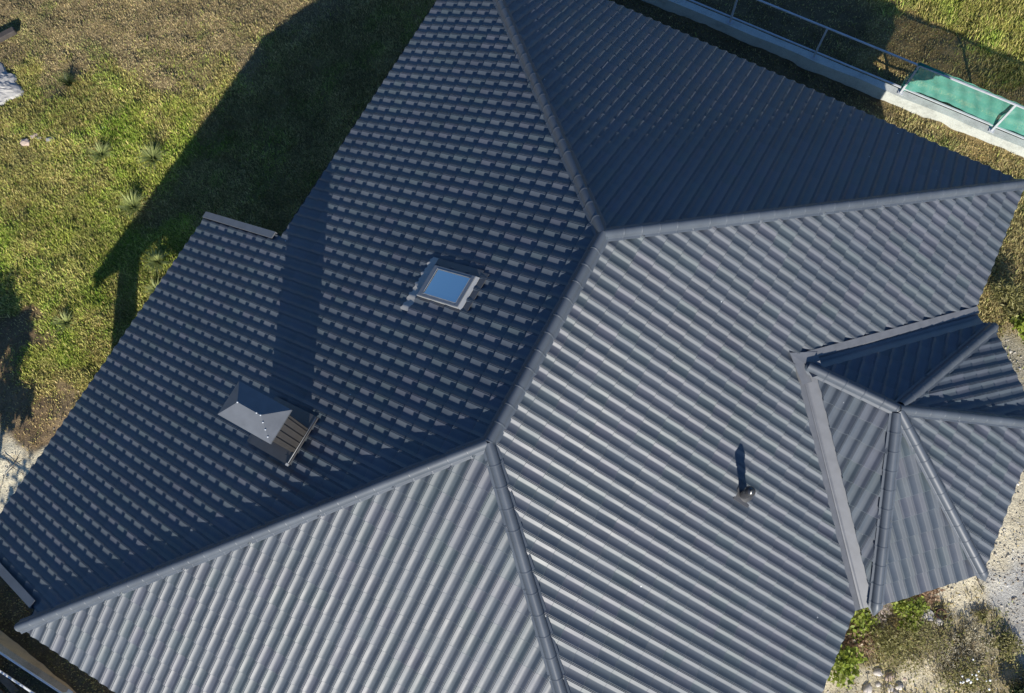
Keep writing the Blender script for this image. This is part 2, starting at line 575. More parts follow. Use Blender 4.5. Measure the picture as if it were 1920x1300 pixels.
# ridge and hip caps
def cap_run(name, a, b, unit=0.285, r=0.078, h=0.074, fl=0.036, tip=False, lift=0.012, nA=None, nB=None, start=0.0):
    """half-round caps from a (upper) to b (lower); nA,nB: normals of the two slopes"""
    a, b = Vector(a), Vector(b)
    d = (b - a); Ltot = d.length; d.normalize()
    up = (nA + nB); up = (up - d * up.dot(d)).normalized()
    side = d.cross(up).normalized()
    K = 13
    Vv, Ff = [], []
    pos = start
    k = 0
    while pos < Ltot - 0.02:
        u = unit * (1.9 if (k in ODD.get(name + str(round(a.x)), ())) else 1.0)
        e = min(pos + u, Ltot)
        # drop of each slope at lateral distance x
        secs = [(pos - 0.02, .955, 0.0), (e - 0.026, 1.0, 0.004), None, (e - 0.026, 1.0, 0.004), (e - 0.022, 1.025, .005), (e - 0.004, 1.025, .005), None, (e - 0.004, 1.025, .005), (e, 1.015, .003), (e + .001, .92, -.012)]
        if tip and e >= Ltot - 1e-6:
            secs = [(pos - 0.02, .955, 0.0), (e, 1.0, 0.004), (e + 0.15, 0.12, -0.05)]
        base0 = len(Vv)
        brk = set()
        kk = 0
        for sec in secs:
            if sec is None:
                brk.add(kk - 1)
                continue
            kk += 1
            (p, sc, lz) = sec
            ctr = a + d * p + up * (lift + lz)
            for i in range(K + 4):
                if i < 2:
                    x = -(r + fl * (1 - i * .75)) * sc; zz = 0.016
                elif i > K + 1:
                    x = (r + fl * ((i - K - 2) * .75 + .25)) * sc; zz = 0.016
                else:
                    th = math.pi * (1 - (i - 2) / (K - 1))
                    x = r * math.cos(th) * sc; zz = 0.016 + h * math.sin(th) * sc
                nn = nA if x * side.dot(nA) > 0 else nB
                # slope height at lateral offset x relative to the hip line
                dz = -x * side.dot(nn) / up.dot(nn)
                tt = abs(x) / (r + fl)
                Vv.append(ctr + side * x + up * (zz + dz * (0.30 + 0.70 * min(1, tt) ** 2) + 0.022))
        W_ = K + 4
        for sidx in range(kk - 1):
            if sidx in brk:
                continue
            for i in range(W_ - 1):
                q = base0 + sidx * W_ + i
                Ff.append((q, q + 1, q + W_ + 1, q + W_))
        pos = e
        k += 1
    me = np_mesh(name, [tuple(v) for v in Vv], [np.array(Ff)], True, {"tile": ('FACE', 'FLOAT', np.full(len(Ff), .3))})
    bm = bmesh.new(); bm.from_mesh(me); bmesh.ops.recalc_face_normals(bm, faces=bm.faces); bm.to_mesh(me); bm.free()
    return link(name, me, M_TILE, house)
ODD = {"hip_cap0": (4,)}
cap_run("ridge_cap", R1, R2, 0.277, nA=PE.n, nB=PW.n)
cap_run("hip_cap", R2, SE, 0.30, tip=True, nA=PS.n, nB=PE.n)
cap_run("hip_cap", R2, SW + (SW - R2).normalized() * .02, 0.30, tip=True, nA=PS.n, nB=PW.n)
cap_run("hip_cap", R1, NE, 0.30, tip=True, nA=PN.n, nB=PE.n)
cap_run("hip_cap", R1, NW, 0.30, tip=True, nA=PN.n, nB=PW.n)
cap_run("ridge_cap", BV + Vector((.10, 0, 0)), BA, 0.30, nA=PBN.n, nB=PBS.n)
cap_run("hip_cap", BA, H1, 0.30, tip=True, nA=PBS.n, nB=PBSE.n, start=0.06)
cap_run("hip_cap", BA, H2, 0.30, tip=True, nA=PBSE.n, nB=PBE.n, start=0.03)
cap_run("hip_cap", BA, H3, 0.30, tip=True, nA=PBE.n, nB=PBNE.n)
cap_run("hip_cap", BA, H4, 0.30, tip=True, nA=PBNE.n, nB=PBN.n, start=0.08)

def hub(p, r, h):
    mb = MB()
    mb.lathe(p + Vector((0, 0, -.06)), [(r * 1.05, 0), (r, .05), (r * .86, .05 + h * .6), (r * .5, .05 + h * .92), (0, .05 + h)], 20)
    o = mb.build("junction_cap", M_TILE, house)
hub(R1, .098, .112); hub(R2, .098, .112); hub(BA, .094, .112); hub(BV + Vector((.10, 0, 0)), .088, .098)

# valley gutters of folded sheet
def valley(a, b, pE, pB, w=0.20, raised=False):
    mb = MB()
    s1 = off(a, b, w)[0] - a; s2 = -s1
    c = Vector(((a.x + b.x) / 2, (a.y + b.y) / 2, 0))
    # which side lies on the bay
    bay_c = Vector((5.4, 1.95, 0))
    to_bay = (bay_c - c).dot(s1) > 0
    sB, sE = (s1, s2) if to_bay else (s2, s1)
    d = (b - a).normalized()
    e0, e1 = a + d * 0.03, b + d * 0.10
    def edge(p, s_, pl, f, o):
        q = p + s_ * f
        return Vector((q.x, q.y, pl.z(q.x, q.y) + o))
    def center(p, o):
        return Vector((p.x, p.y, max(pE.z(p.x, p.y), pB.z(p.x, p.y)) + o))
    hi = .060 if raised else .004
    wE = .78 if raised else 1.25
    strips = [(edge(e0, sE, pE, wE, hi), edge(e1, sE, pE, wE, hi)), (edge(e0, sE, pE, .24, hi), edge(e1, sE, pE, .24, hi)),
              (edge(e0, sE, pE, .14, -.004), edge(e1, sE, pE, .14, -.004)), (center(e0, -.006), center(e1, -.006)),
              (edge(e0, sB, pB, .10, -.012), edge(e1, sB, pB, .10, -.012)), (edge(e0, sB, pB, 1.25, .004), edge(e1, sB, pB, 1.25, .004))]
    for (p, q), (r, t) in zip(strips, strips[1:]):
        mb.poly([p, q, t, r])
    return mb.build("valley_gutter", M_FLASH, house)
vh = MB()
vh.poly([PE.p(BV.x - .30, 1.94, .060), PE.p(BV.x + .10, 1.94 - .30, .060), PE.p(BV.x + .22, 1.94 - .16, .062), PE.p(BV.x - .02, 1.94, .066)])
vh.poly([PE.p(BV.x - .30, 1.94, .060), PE.p(BV.x - .02, 1.94, .066), PE.p(BV.x + .22, 1.94 + .16, .062), PE.p(BV.x + .10, 1.94 + .30, .060)])
vh.build("valley_head", M_FLASH, house)
valley(BV, VN, PE, PBN, raised=True); valley(BV, VS, PE, PBS)

# verge trims of the porch roof
def verge(a, b, w=0.135, inward=1):
    mb = MB()
    d = (b - a); d.z = 0; d.normalize()
    nrm = Vector((-d.y, d.x, 0)) * inward
    def P(p, f, o):
        q = p + nrm * f
        return PW.p(q.x, q.y, o)
    pts = []
    a2, b2 = a - d * .03, b
    lo = [P(a2, 0, .058), P(b2, 0, .058), P(b2, w, .058), P(a2, w, .058)]
    hi = [P(a2, 0, .078), P(b2, 0, .078), P(b2, w, .074), P(a2, w, .074)]
    mb.hexa(lo, hi)
    lo = [P(a2, -.002, -.12), P(b2, -.002, -.12), P(b2, .012, -.12), P(a2, .012, -.12)]
    hi = [P(a2, -.002, .056), P(b2, -.002, .056), P(b2, .012, .056), P(a2, .012, .056)]
    mb.hexa(lo, hi)
    return mb.build("verge_trim", M_FLASH, house)
verge(XNW + Vector((-.02, .03, 0)), XNE + Vector((-.04, .03, 0)), inward=-1)
verge(XSW + Vector((-.02, -.03, 0)), XSE + Vector((.0, -.03, 0)), inward=1)

# eave boards, soffit, walls, porch pillars
eave = [NW, NE, VN, H4, H3, H2, H1, VS, SE, SW]
outl = [(p.x, p.y) for p in (NW, NE)] + [(VN.x - .05, VN.y)] + [(p.x, p.y) for p in (H4, H3, H2, H1)] + [(VS.x - .05, VS.y)] + [(p.x, p.y) for p in (SE, SW)]
cx = 0.3; cy = 0
sm = MB()
inset = [(x - .05 * (1 if x > 0 else -1), y - .05 * (1 if y > cy else -1)) for x, y in outl]
sm.prism(inset[::-1], -0.20, -0.075)
sm.build("eave_boards", M_SOFF, house)
wm = MB()
wm.prism([(-5.2, -6.9), (5.25, -6.9), (5.25, -0.45), (6.0, -0.1), (6.85, 0.75), (6.85, 3.15), (6.0, 4.0), (5.25, 4.3), (5.2, 6.9), (-5.2, 6.9)], -4.6, -0.203)
wm.build("wall", M_PLASTER, house)
for (x, y) in ((-7.30, -6.30), (-7.45, -0.35)):
    pm = MB(); zt = PW.z(x, y) - 0.14
    pm.box((x, y, (zt - 4.6) / 2), (0.38, 0.38, zt + 4.6))
    pm.build("pillar", M_PLASTER, house)
bm_ = MB()
za, zb = PW.z(-7.42, -6.4), PW.z(-7.42, 0)
bm_.hexa([(-7.5, -6.5, za - .30), (-7.30, -6.5, za - .30), (-7.45, -.2, zb - .30), (-7.62, -.2, zb - .30)],
         [(-7.5, -6.5, za - .12), (-7.30, -6.5, za - .06), (-7.45, -.2, zb - .06), (-7.62, -.2, zb - .12)])
bm_.build("porch_beam", M_SOFF, house)

# ------------------------------------------------------------------ chimney (part of the house)
CX0, CX1, CY0, CY1 = -3.38, -2.68, -2.97, -2.57
ch = MB()
# ribbed cladding: a box whose sides carry standing folds
ch.box(((CX0 + CX1) / 2, (CY0 + CY1) / 2, 1.85), (CX1 - CX0, CY1 - CY0, 2.1))
for k in range(4):
    y = CY0 + 0.05 + k * (CY1 - CY0 - .10) / 3
    ch.box((CX1 + .005, y, 1.85), (.010, .012, 2.08)); ch.box((CX0 - .005, y, 1.85), (.010, .012, 2.08))
for k in range(7):
    x = CX0 + 0.05 + k * (CX1 - CX0 - .10) / 6
    ch.box((x, CY0 - .005, 1.85), (.012, .010, 2.08)); ch.box((x, CY1 + .005, 1.85), (.012, .010, 2.08))
chim = ch.build("chimney", M_CLAD, house)
cp = MB()
b = [(-3.465, -3.035), (-2.60, -3.035), (-2.60, -2.505), (-3.465, -2.505)]
zb_ = 2.91
lo = [cp.bm.verts.new((x, y, zb_)) for x, y in b]
up_ = [cp.bm.verts.new((x, y, zb_ + .035)) for x, y in b]
p1, p2 = cp.bm.verts.new((-3.25, -2.77, zb_ + .185)), cp.bm.verts.new((-2.875, -2.77, zb_ + .185))
cp.bm.faces.new(lo[::-1])
for i in range(4):
    cp.bm.faces.new((lo[i], lo[(i + 1) % 4], up_[(i + 1) % 4], up_[i]))
cp.bm.faces.new((up_[0], up_[1], p2, p1)); cp.bm.faces.new((up_[1], up_[2], p2)); cp.bm.faces.new((up_[2], up_[3], p1, p2)); cp.bm.faces.new((up_[3], up_[0], p1))
cap_o = cp.build("chimney_cap", M_CHCAP, chim)
def rivet(x, y, z):
    ri = MB(); ri.lathe((x, y, z), [(.012, 0), (.012, .012), (0, .016)], 8); ri.build("rivet", M_GALV, chim)
for px in (-3.25, -2.875, -2.94):
    rivet(px, -2.77, zb_ + .182)
for t in (.25, .5, .75):
    rivet(-2.875 + (b[1][0] + 2.875) * t, -2.77 + (b[1][1] + 2.77) * t, zb_ + .183 - .15 * t)
fm = MB()
def slab(x0, x1, y0, y1, o0, o1, pl=PW):
    fm.hexa([pl.p(x, y, o0) for x, y in ((x0, y0), (x1, y0), (x1, y1), (x0, y1))], [pl.p(x, y, o1) for x, y in ((x0, y0), (x1, y0), (x1, y1), (x0, y1))])
slab(CX0 - .16, CX1 + .03, CY0 - .20, CY0 - .005, .045, .064)
slab(CX0 - .16, CX1 + .03, CY1 + .005, CY1 + .22, .045, .064)
slab(CX0 - .20, CX0 - .005, CY0 - .195, CY1 + .212, .035, .0615)
slab(CX1 + .005, CX1 + .07, CY0 - .195, CY1 + .215, .045, .066)
fm.build("flashing", M_FLASHD, chim)
fb = MB()
a_, b__ = PW.p(CX1 + .055, CY0 - .18, .080), PW.p(CX1 + .055, CY1 + .20, .080)
fb.tube(a_, b__, .0045, n=8)
fb.box(PW.p(CX1 + .05, CY0 - .20, .075), (.045, .035, .025))
fb.build("upstand_bead", M_PALE, chim)  # raised fold coloured pale for its bright highlight

# ------------------------------------------------------------------ skylight (part of the house)
SX0, SX1, SY0, SY1 = -2.19, -1.42, -0.02, 0.50
ax = (Vector((PW.t.x, PW.t.y, PW.t.z)), Vector((0, 1, 0)) - PW.n * PW.n.y, PW.n)
ax = (ax[0], ax[1].normalized(), ax[2])
sc_ = PW.p((SX0 + SX1) / 2, (SY0 + SY1) / 2, 0)
LS = (SX1 - SX0) / math.hypot(PW.t.x, 0) if PW.t.x else .88
LS, WS = 0.86, 0.54
sk = MB()
def skb(u, v, w, du, dv, dw, mb):
    mb.box(sc_ + ax[0] * u + ax[1] * v + ax[2] * w, (du, dv, dw), ax)
skb(0, 0, .04, LS - .03, WS - .03, .08, sk)
skyl = sk.build("skylight", M_FRAME, house)
sf = MB()
skb(-LS / 2 + .04, 0, .088, .08, WS, .020, sf)
skb(LS / 2 - .032, 0, .090, .064, WS, .026, sf)
skb(0.008, -WS / 2 + .021, .087, LS - .146, .042, .018, sf)
skb(0.008, WS / 2 - .021, .087, LS - .146, .042, .018, sf)
sf.build("frame", M_FRAME, skyl)
sp = MB()
skb(-.02, -WS / 2 - .005, .065, LS + .01, .009, .045, sp)
skb(.005, -WS / 2 + .047, .099, LS - .17, .008, .006, sp)
skb(-LS / 2 + .086, .02, .099, .009, WS - .10, .006, sp)
skb(LS / 2 - .070, 0.0, .102, .009, WS - .10, .006, sp)
skb(.005, WS / 2 - .046, .099, LS - .18, .007, .006, sp)
sp.build("edge_highlight", M_PALE, skyl)  # pale strips put sunlit highlights on the frame edges
sg = MB()
skb(.008, 0, .085, LS - .15, WS - .086, .008, sg)
sg.build("glass", M_GLASS, skyl)
sfl = MB()
skb(0, WS / 2 + .07, .050, LS + .1, .14, .01, sfl)
skb(0, -WS / 2 - .03, .046, LS + .05, .05, .01, sfl)
skb(LS / 2 + .09, .03, .048, .16, WS + .16, .010, sfl)
sfl.build("flashing", M_FLASHD, skyl)
# back panel (upslope), sunlight put into its pale colour, and the pleated apron hugging the tiles below
sb_ = MB()
c0 = sc_ + ax[0] * (LS / 2 + .004)
q4 = ((0, -WS / 2 - .012, .095), (.052, -WS / 2 - .02, .060), (.046, WS / 2 + .01, .060), (0, WS / 2, .095))
sb_.hexa([c0 + ax[1] * y + ax[2] * .050 + ax[0] * x for x, y, z in q4], [c0 + ax[1] * y + ax[2] * z + ax[0] * x for x, y, z in q4])
sb_.build("back_gutter", M_PALE, skyl)
K = 40
ap_v, ap_f = [], []
for i in range(K + 1):
    y = -0.30 + i * 0.98 / K
    P0 = PW.p(SX0 - .02, SY0 + y, 0)
    s_, t_ = PW.st(P0)
    fr = ((s_ - 0.03) / TP) % 1.0
    h = float(np.interp(fr, prof[:, 0], prof[:, 1]))
    for j in range(4):
        u = j / 3
        q = P0 - ax[0] * (u * .19 * (0.9 + .1 * math.sin(i * 1.7)))
        ap_v.append(tuple(q + PW.n * (.036 + h * (.5 + .5 * u))))
for i in range(K):
    for j in range(3):
        a0 = i * 4 + j
        ap_f.append((a0, a0 + 1, a0 + 5, a0 + 4))
link("apron", np_mesh("apron", ap_v, [np.array(ap_f)]), M_LEAD, skyl)

# ------------------------------------------------------------------ vent pipe (part of the house)
vb = PE.p(3.43, -0.33, 0.02)
vm = MB()
vm.lathe(vb + Vector((0, 0, -.12)), [(.066, 0), (.066, .56)], 20)
vent = vm.build("vent_pipe", M_GLOSSBLACK, house)
vc = MB()
vc.lathe(vb + Vector((0, 0, .36)), [(.068, 0), (.078, .012), (.080, .05), (.077, .10), (.064, .145), (.035, .168), (.012, .176), (.010, .19), (0, .194)], 24)
vc.build("vent_cap", M_GLOSSBLACK, vent)
vf = MB()
vf.lathe(vb + Vector((0, 0, -.04)), [(.135, 0), (.10, .045), (.078, .075), (.066, .10)], 24)
vf.box(vb + PE.n * .018, (.30, .26, .02), (PE.t, PE.s, PE.n))
vf.build("vent_collar", M_FLASHD, vent)


# ------------------------------------------------------------------ ground
CTRL = {
 'dry': ((.18, .155, .105), [(-18.2, 3.7), (-16.4, 3.7), (-14.2, 3.8), (-13.8, 5.2), (-12.6, 6), (-11.7, 6.5), (-15.4, 4.2), (-12.7, 3.7), (-11.8, 4.9), (-17.5, 3.4), (-15.3, 5), (-15.7, 2.7), (-11, 7), (-20, 6), (-16, 9), (-12, 11), (-20, 2)]),
 'olive': ((.19, .175, .068), [(-16.1, 1.8), (-14.7, 1.9), (-14, 2.8), (-12.7, 3), (-14, .2), (-12.9, .6), (-14.8, -.4), (-9.2, -1.3), (-10.6, -2), (-10.2, -2.7), (-11.6, -2.4), (-13.1, -1.8), (-11.7, 3.8), (-10.3, -4.1), (-10, -3.7), (-14.2, -1.2), (-12.2, 2.4), (-17, -2), (-8.5, -3)]),
 'green': ((.155, .185, .046), [(-12.9, 1.9), (-13, 1.2), (-12.7, -.3), (-11.9, 1), (-13.8, -1), (-11.4, -.3), (-10.3, -.4), (-9.7, -1.5), (-9.8, -2.3), (-12.2, -1.4), (-11.3, -1.7), (-11.1, -3.4), (-13.6, -2), (-12.3, -2.8), (-10.7, -3.3), (-11.6, 3), (-11.7, 2.3), (-15, -4)]),
 'shade': ((.165, .14, .07), [(-10.1, 5.6), (-10.3, 3.5), (-10.2, 1.9), (-9.3, 6.5), (-8.9, 3.8), (-8.5, 1.8), (-8.8, 7.3), (-8.8, 5.2), (-8, 6.4), (-9, 1.3), (-10.5, .7), (-10.7, 1.6), (-8, 9)]),  # turf inside the roof shadow, its colour tinted for the shade
 'soil': ((.17, .13, .09), [(-12.4, -3.5), (-11.9, -4.1), (-11.2, -4.9), (-10.5, -5.3), (-9.9, -5.4), (-10.5, -4.9), (-13, -5)]),
 'sand': ((.40, .40, .36), [(-10.3, -6.1), (-9.9, -6.1), (-9.9, -6.4), (-10.6, -5.8), (-9.7, -5.9), (-9.8, -6.7), (-11, -7)]),
 'dirt': ((.105, .09, .062), [(-8.1, -8.3), (-6.8, -8.7), (-5.9, -8.7), (-8.2, -8), (-7.9, -8.7), (-5.4, -8.7), (-7.2, -9.7), (-6.7, -9.5), (-1.5, 10.5), (-.1, 10.4), (1.3, 10.2), (2.6, 10.1), (-2.3, 10.7), (0, 11.7), (1.5, 11.6), (.6, 11.9), (-1.2, 11.3), (-6, 9), (-3, 9.3), (0, 9.3), (2, 9.3), (-6, -6), (-7, -3), (0, 0), (0, -8.4), (3, -8.4)]),
 'straw': ((.20, .175, .11), [(3.8, 9.9), (4.6, 9.7), (5.2, 9.6), (6.2, 9.6), (6.7, 8.6), (6.8, 7.9), (6.8, 7.2), (6.9, 6.6), (7.2, 7.4), (3.4, 10), (3.6, 9.2), (8.5, 7), (8, 8.5)]),
 'brown': ((.22, .18, .10), [(2.5, 12.1), (3, 11.7), (3.7, 11.8), (4.6, 11.4), (5.4, 11.3), (3.1, 12.4), (5.7, 11.6), (2.7, 11.2), (4, 12.4), (4, 10.8), (5.5, 10.6)]),
 'green2': ((.19, .21, .06), [(2.7, 13.1), (3.4, 13.3), (4.4, 13.6), (5.2, 13.3), (4.6, 12.8), (5.6, 12.3), (4.9, 14), (3.7, 13.2), (4.9, 12.5), (4, 16), (8, 13), (0, 14)]),
 'bare': ((.18, .18, .165), [(7.4, 5.8), (7.2, 6), (7.7, 5.4), (8, 5.2), (7.7, 5.8), (6.9, 5.3)]),
 'sandE': ((.37, .365, .33), [(8.1, 4.5), (8.5, 2.8), (8.6, 2.2), (8.2, 1), (8.6, 1.5), (8, .6), (7.4, .6), (8.8, 2.4), (6.7, -1.4), (6.8, -1.9), (8.5, .7), (7.3, -1.4), (8.4, -1), (7, 0), (6.3, -2.5), (9.5, 4), (7.7, 1.5)]),
 'gravel': ((.25, .27, .31), [(9.1, 1.8), (9, 1.3), (9, .9), (9.3, 1.1), (9.8, 1.6), (10.5, 2)]),
 'weed': ((.25, .235, .175), [(7.1, -.8), (7.7, -.3), (7.3, -.2), (7.8, -.8), (8, -.4), (7.4, -1), (8.4, .1), (9, .3), (9.3, .4), (8.8, -.6), (9.1, -.3), (9.5, -.4), (8.4, -.4), (9.6, -.1), (9, -2), (10.5, -.5)]),
}
ctl_xy = np.array([p for k in CTRL for p in CTRL[k][1]])
ctl_k = np.array([i for i, k in enumerate(CTRL) for p in CTRL[k][1]])
ctl_c = np.array([CTRL[k][0] for k in CTRL])
NAMES = list(CTRL)

def ground_weights(x, y):
    wx = x + (vnoise(x, y, 0.9, 1) - .5) * 1.1 + (vnoise(x, y, 0.28, 2) - .5) * .5
    wy = y + (vnoise(x, y, 0.9, 3) - .5) * 1.1 + (vnoise(x, y, 0.28, 4) - .5) * .5
    W_ = np.zeros((len(x), len(NAMES)))
    for (px, py), k in zip(ctl_xy, ctl_k):
        d2 = (wx - px) ** 2 + (wy - py) ** 2 + .03
        W_[:, k] += 1 / d2 ** 2
    return W_ / W_.sum(1, keepdims=True)

def axis_pts(fine0, fine1, step, far):
    a = np.arange(fine0, fine1 + 1e-6, step)
    g = [fine0 - (1.35 ** k - 1) * 1.2 for k in range(1, 40)]
    h = [fine1 + (1.35 ** k - 1) * 1.2 for k in range(1, 40)]
    g = [v for v in g if v > -far] + [-far]; h = [v for v in h if v < far] + [far]
    return np.concatenate([np.array(g)[::-1], a, np.array(h)])
gx, gy = axis_pts(-21, 12.5, .07, 600), axis_pts(-12, 17, .07, 600)
GX, GY = np.meshgrid(gx, gy, indexing='ij')
fx, fy = GX.ravel(), GY.ravel()
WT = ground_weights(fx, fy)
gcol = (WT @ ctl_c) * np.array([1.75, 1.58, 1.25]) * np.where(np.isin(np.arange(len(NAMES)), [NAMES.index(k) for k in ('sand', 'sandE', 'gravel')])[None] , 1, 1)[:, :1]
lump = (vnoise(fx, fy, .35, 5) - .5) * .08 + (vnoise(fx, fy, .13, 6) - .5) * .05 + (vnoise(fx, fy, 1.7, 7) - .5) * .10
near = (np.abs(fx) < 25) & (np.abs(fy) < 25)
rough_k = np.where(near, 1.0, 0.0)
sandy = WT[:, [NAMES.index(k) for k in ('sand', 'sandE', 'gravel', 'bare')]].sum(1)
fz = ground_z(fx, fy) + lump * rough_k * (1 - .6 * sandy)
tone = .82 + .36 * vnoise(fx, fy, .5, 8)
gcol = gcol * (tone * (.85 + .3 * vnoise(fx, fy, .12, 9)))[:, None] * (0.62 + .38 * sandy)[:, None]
nx_, ny_ = len(gx), len(gy)
ii = np.arange(nx_ * ny_).reshape(nx_, ny_)
gF = np.stack([ii[:-1, :-1], ii[1:, :-1], ii[1:, 1:], ii[:-1, 1:]], -1).reshape(-1, 4)
gme = np_mesh("ground", np.stack([fx, fy, fz], 1), [gF], True,
              {"soil": ('POINT', 'FLOAT_COLOR', np.concatenate([gcol, sandy[:, None]], 1))})
M_GROUND = mat("soil_and_turf", (.2, .17, .1), 0.95, 0.15)
ga = N(M_GROUND, "ShaderNodeAttribute"); ga.attribute_name = "soil"
gn1 = noise(M_GROUND, 26, 6, .7)
gn2 = noise(M_GROUND, 90, 4, .6)
gr1 = ramp(M_GROUND, gn1.outputs[0], [(.28, (.55, .52, .5)), (.5, (1, 1, 1)), (.75, (1.35, 1.32, 1.28))])
gr2 = ramp(M_GROUND, gn2.outputs[0], [(.3, (.7, .7, .7)), (.6, (1.12, 1.12, 1.12))])
L(M_GROUND, mix(M_GROUND, 1.0, mix(M_GROUND, 1.0, ga.outputs["Color"], gr1.outputs[0], 'MULTIPLY'), gr2.outputs[0], 'MULTIPLY'), bsdf(M_GROUND).inputs["Base Color"])
bump(M_GROUND, gn1.outputs[0], .7, .04)
ground = link("ground", gme, M_GROUND)
tag(ground, "uneven ground of turf, bare soil and pale sand around the house", "ground", kind="structure")

# ------------------------------------------------------------------ grass blades (stuff)
camR = np.array(Euler(cam.rotation_euler).to_matrix()); camC = np.array(cam.location)
def in_view(x, y, z, marg=1.22):
    q = (np.stack([x, y, z], 1) - camC) @ camR
    u, v = q[:, 0] / -q[:, 2] * 1588.85 / 960, q[:, 1] / -q[:, 2] * 1588.85 / 650
    return (np.abs(u) < marg) & (np.abs(v) < marg)

DENS = dict(dry=.9, olive=1.0, green=1.0, shade=.9, soil=.10, sand=.015, dirt=.28, straw=.95, brown=.8, green2=1.0, bare=.05, sandE=.02, gravel=.0, weed=.42)
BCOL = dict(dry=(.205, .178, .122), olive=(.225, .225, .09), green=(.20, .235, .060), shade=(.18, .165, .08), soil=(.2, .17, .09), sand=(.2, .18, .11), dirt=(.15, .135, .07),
            straw=(.215, .20, .115), brown=(.25, .21, .115), green2=(.235, .24, .085), bare=(.17, .16, .10), sandE=(.2, .18, .11), gravel=(.3, .3, .2), weed=(.175, .165, .10))
BLEN = dict(dry=.05, olive=.07, green=.09, shade=.07, soil=.06, sand=.06, dirt=.05, straw=.08, brown=.05, green2=.12, bare=.06, sandE=.06, gravel=.05, weed=.08)

def blades(name, n_try, box, label, seed, size=1.0):
    r = np.random.default_rng(seed)
    x = r.uniform(box[0], box[1], n_try); y = r.uniform(box[2], box[3], n_try)
    k = in_view(x, y, ground_z(x, y))
    # nothing under the house
    k &= ~((x > -5.3) & (x < 5.3) & (y > -7.0) & (y < 7.0))
    k &= ~((y > 10.08) & (y < 10.40)) & ~((y < -8.94) & (y > -9.24))
    x, y = x[k], y[k]
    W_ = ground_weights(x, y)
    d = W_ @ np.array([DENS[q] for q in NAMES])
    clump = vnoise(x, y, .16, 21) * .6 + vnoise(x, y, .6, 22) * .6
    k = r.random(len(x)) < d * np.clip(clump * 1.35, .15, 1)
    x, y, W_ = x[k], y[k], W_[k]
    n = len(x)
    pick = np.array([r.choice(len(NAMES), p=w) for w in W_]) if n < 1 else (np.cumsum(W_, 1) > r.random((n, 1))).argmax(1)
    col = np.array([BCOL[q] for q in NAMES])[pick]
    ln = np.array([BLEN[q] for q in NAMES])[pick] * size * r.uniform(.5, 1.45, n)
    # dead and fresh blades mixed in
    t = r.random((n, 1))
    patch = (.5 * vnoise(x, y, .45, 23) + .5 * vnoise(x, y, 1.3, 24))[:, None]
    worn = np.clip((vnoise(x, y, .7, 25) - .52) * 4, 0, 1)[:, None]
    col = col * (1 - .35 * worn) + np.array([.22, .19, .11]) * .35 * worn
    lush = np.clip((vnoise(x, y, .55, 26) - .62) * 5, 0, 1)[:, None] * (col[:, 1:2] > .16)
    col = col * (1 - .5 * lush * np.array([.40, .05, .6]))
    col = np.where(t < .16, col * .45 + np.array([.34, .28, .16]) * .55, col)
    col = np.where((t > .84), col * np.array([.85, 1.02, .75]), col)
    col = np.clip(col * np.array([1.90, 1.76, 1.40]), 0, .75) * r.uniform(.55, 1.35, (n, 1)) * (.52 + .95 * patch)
    z = ground_z(x, y) + (vnoise(x, y, .35, 5) - .5) * .08 + (vnoise(x, y, .13, 6) - .5) * .05 + (vnoise(x, y, 1.7, 7) - .5) * .10 - .006
    a = r.uniform(0, 2 * np.pi, n); lean = r.uniform(.35, 1.35, n)
    dirx, diry = np.cos(a), np.sin(a)
    w = r.uniform(.0028, .0065, n) * (1 + .8 * size)
    px, py = -diry * w, dirx * w
    m = ln * .55
    V = np.zeros((n, 5, 3))
    V[:, 0] = np.stack([x - px, y - py, z], 1); V[:, 1] = np.stack([x + px, y + py, z], 1)
    sx = np.sin(lean * .6)
    V[:, 2] = np.stack([x + dirx * m * sx + px * .8, y + diry * m * sx + py * .8, z + m * np.cos(lean * .6)], 1)
    V[:, 3] = np.stack([x + dirx * m * sx - px * .8, y + diry * m * sx - py * .8, z + m * np.cos(lean * .6)], 1)
    V[:, 4] = np.stack([x + dirx * (m * sx + (ln - m) * np.sin(lean)), y + diry * (m * sx + (ln - m) * np.sin(lean)), z + m * np.cos(lean * .6) + (ln - m) * np.cos(lean)], 1)
    b = np.arange(n)[:, None] * 5
    Q = b + np.array([[0, 1, 2, 3]]); T3 = b + np.array([[3, 2, 4]])
    vc = np.repeat(col, 5, axis=0)
    me = np_mesh(name, V.reshape(-1, 3), [Q, T3], True, {"hue": ('POINT', 'FLOAT_COLOR', np.concatenate([vc, np.ones((len(vc), 1))], 1))})
    o = link(name, me, M_BLADE)
    return tag(o, label, "grass", kind="stuff")

M_BLADE = mat("grass_blade", (.2, .2, .08), .7, .2)
ba = N(M_BLADE, "ShaderNodeAttribute"); ba.attribute_name = "hue"
L(M_BLADE, ba.outputs["Color"], bsdf(M_BLADE).inputs["Base Color"])
btl = N(M_BLADE, "ShaderNodeBsdfTranslucent"); L(M_BLADE, ba.outputs["Color"], btl.inputs[0])
bmx = N(M_BLADE, "ShaderNodeMixShader"); bmx.inputs[0].default_value = .3
L(M_BLADE, bsdf(M_BLADE).outputs[0], bmx.inputs[1]); L(M_BLADE, btl.outputs[0], bmx.inputs[2])
L(M_BLADE, bmx.outputs[0], M_BLADE.node_tree.nodes["Material Output"].inputs["Surface"])

blades("grass", 1000000, (-21, -5.2, -10, 12), "patchy dry and green lawn grass left of the house", 31)
blades("grass", 330000, (-6, 8, 7, 16.5), "short brown and green grass along the netted fence", 32, 1.0)
blades("grass", 190000, (5.3, 11, -3.5, 9.5), "dry straw grass and weeds on the sandy strip right of the roof", 33, 1.1)

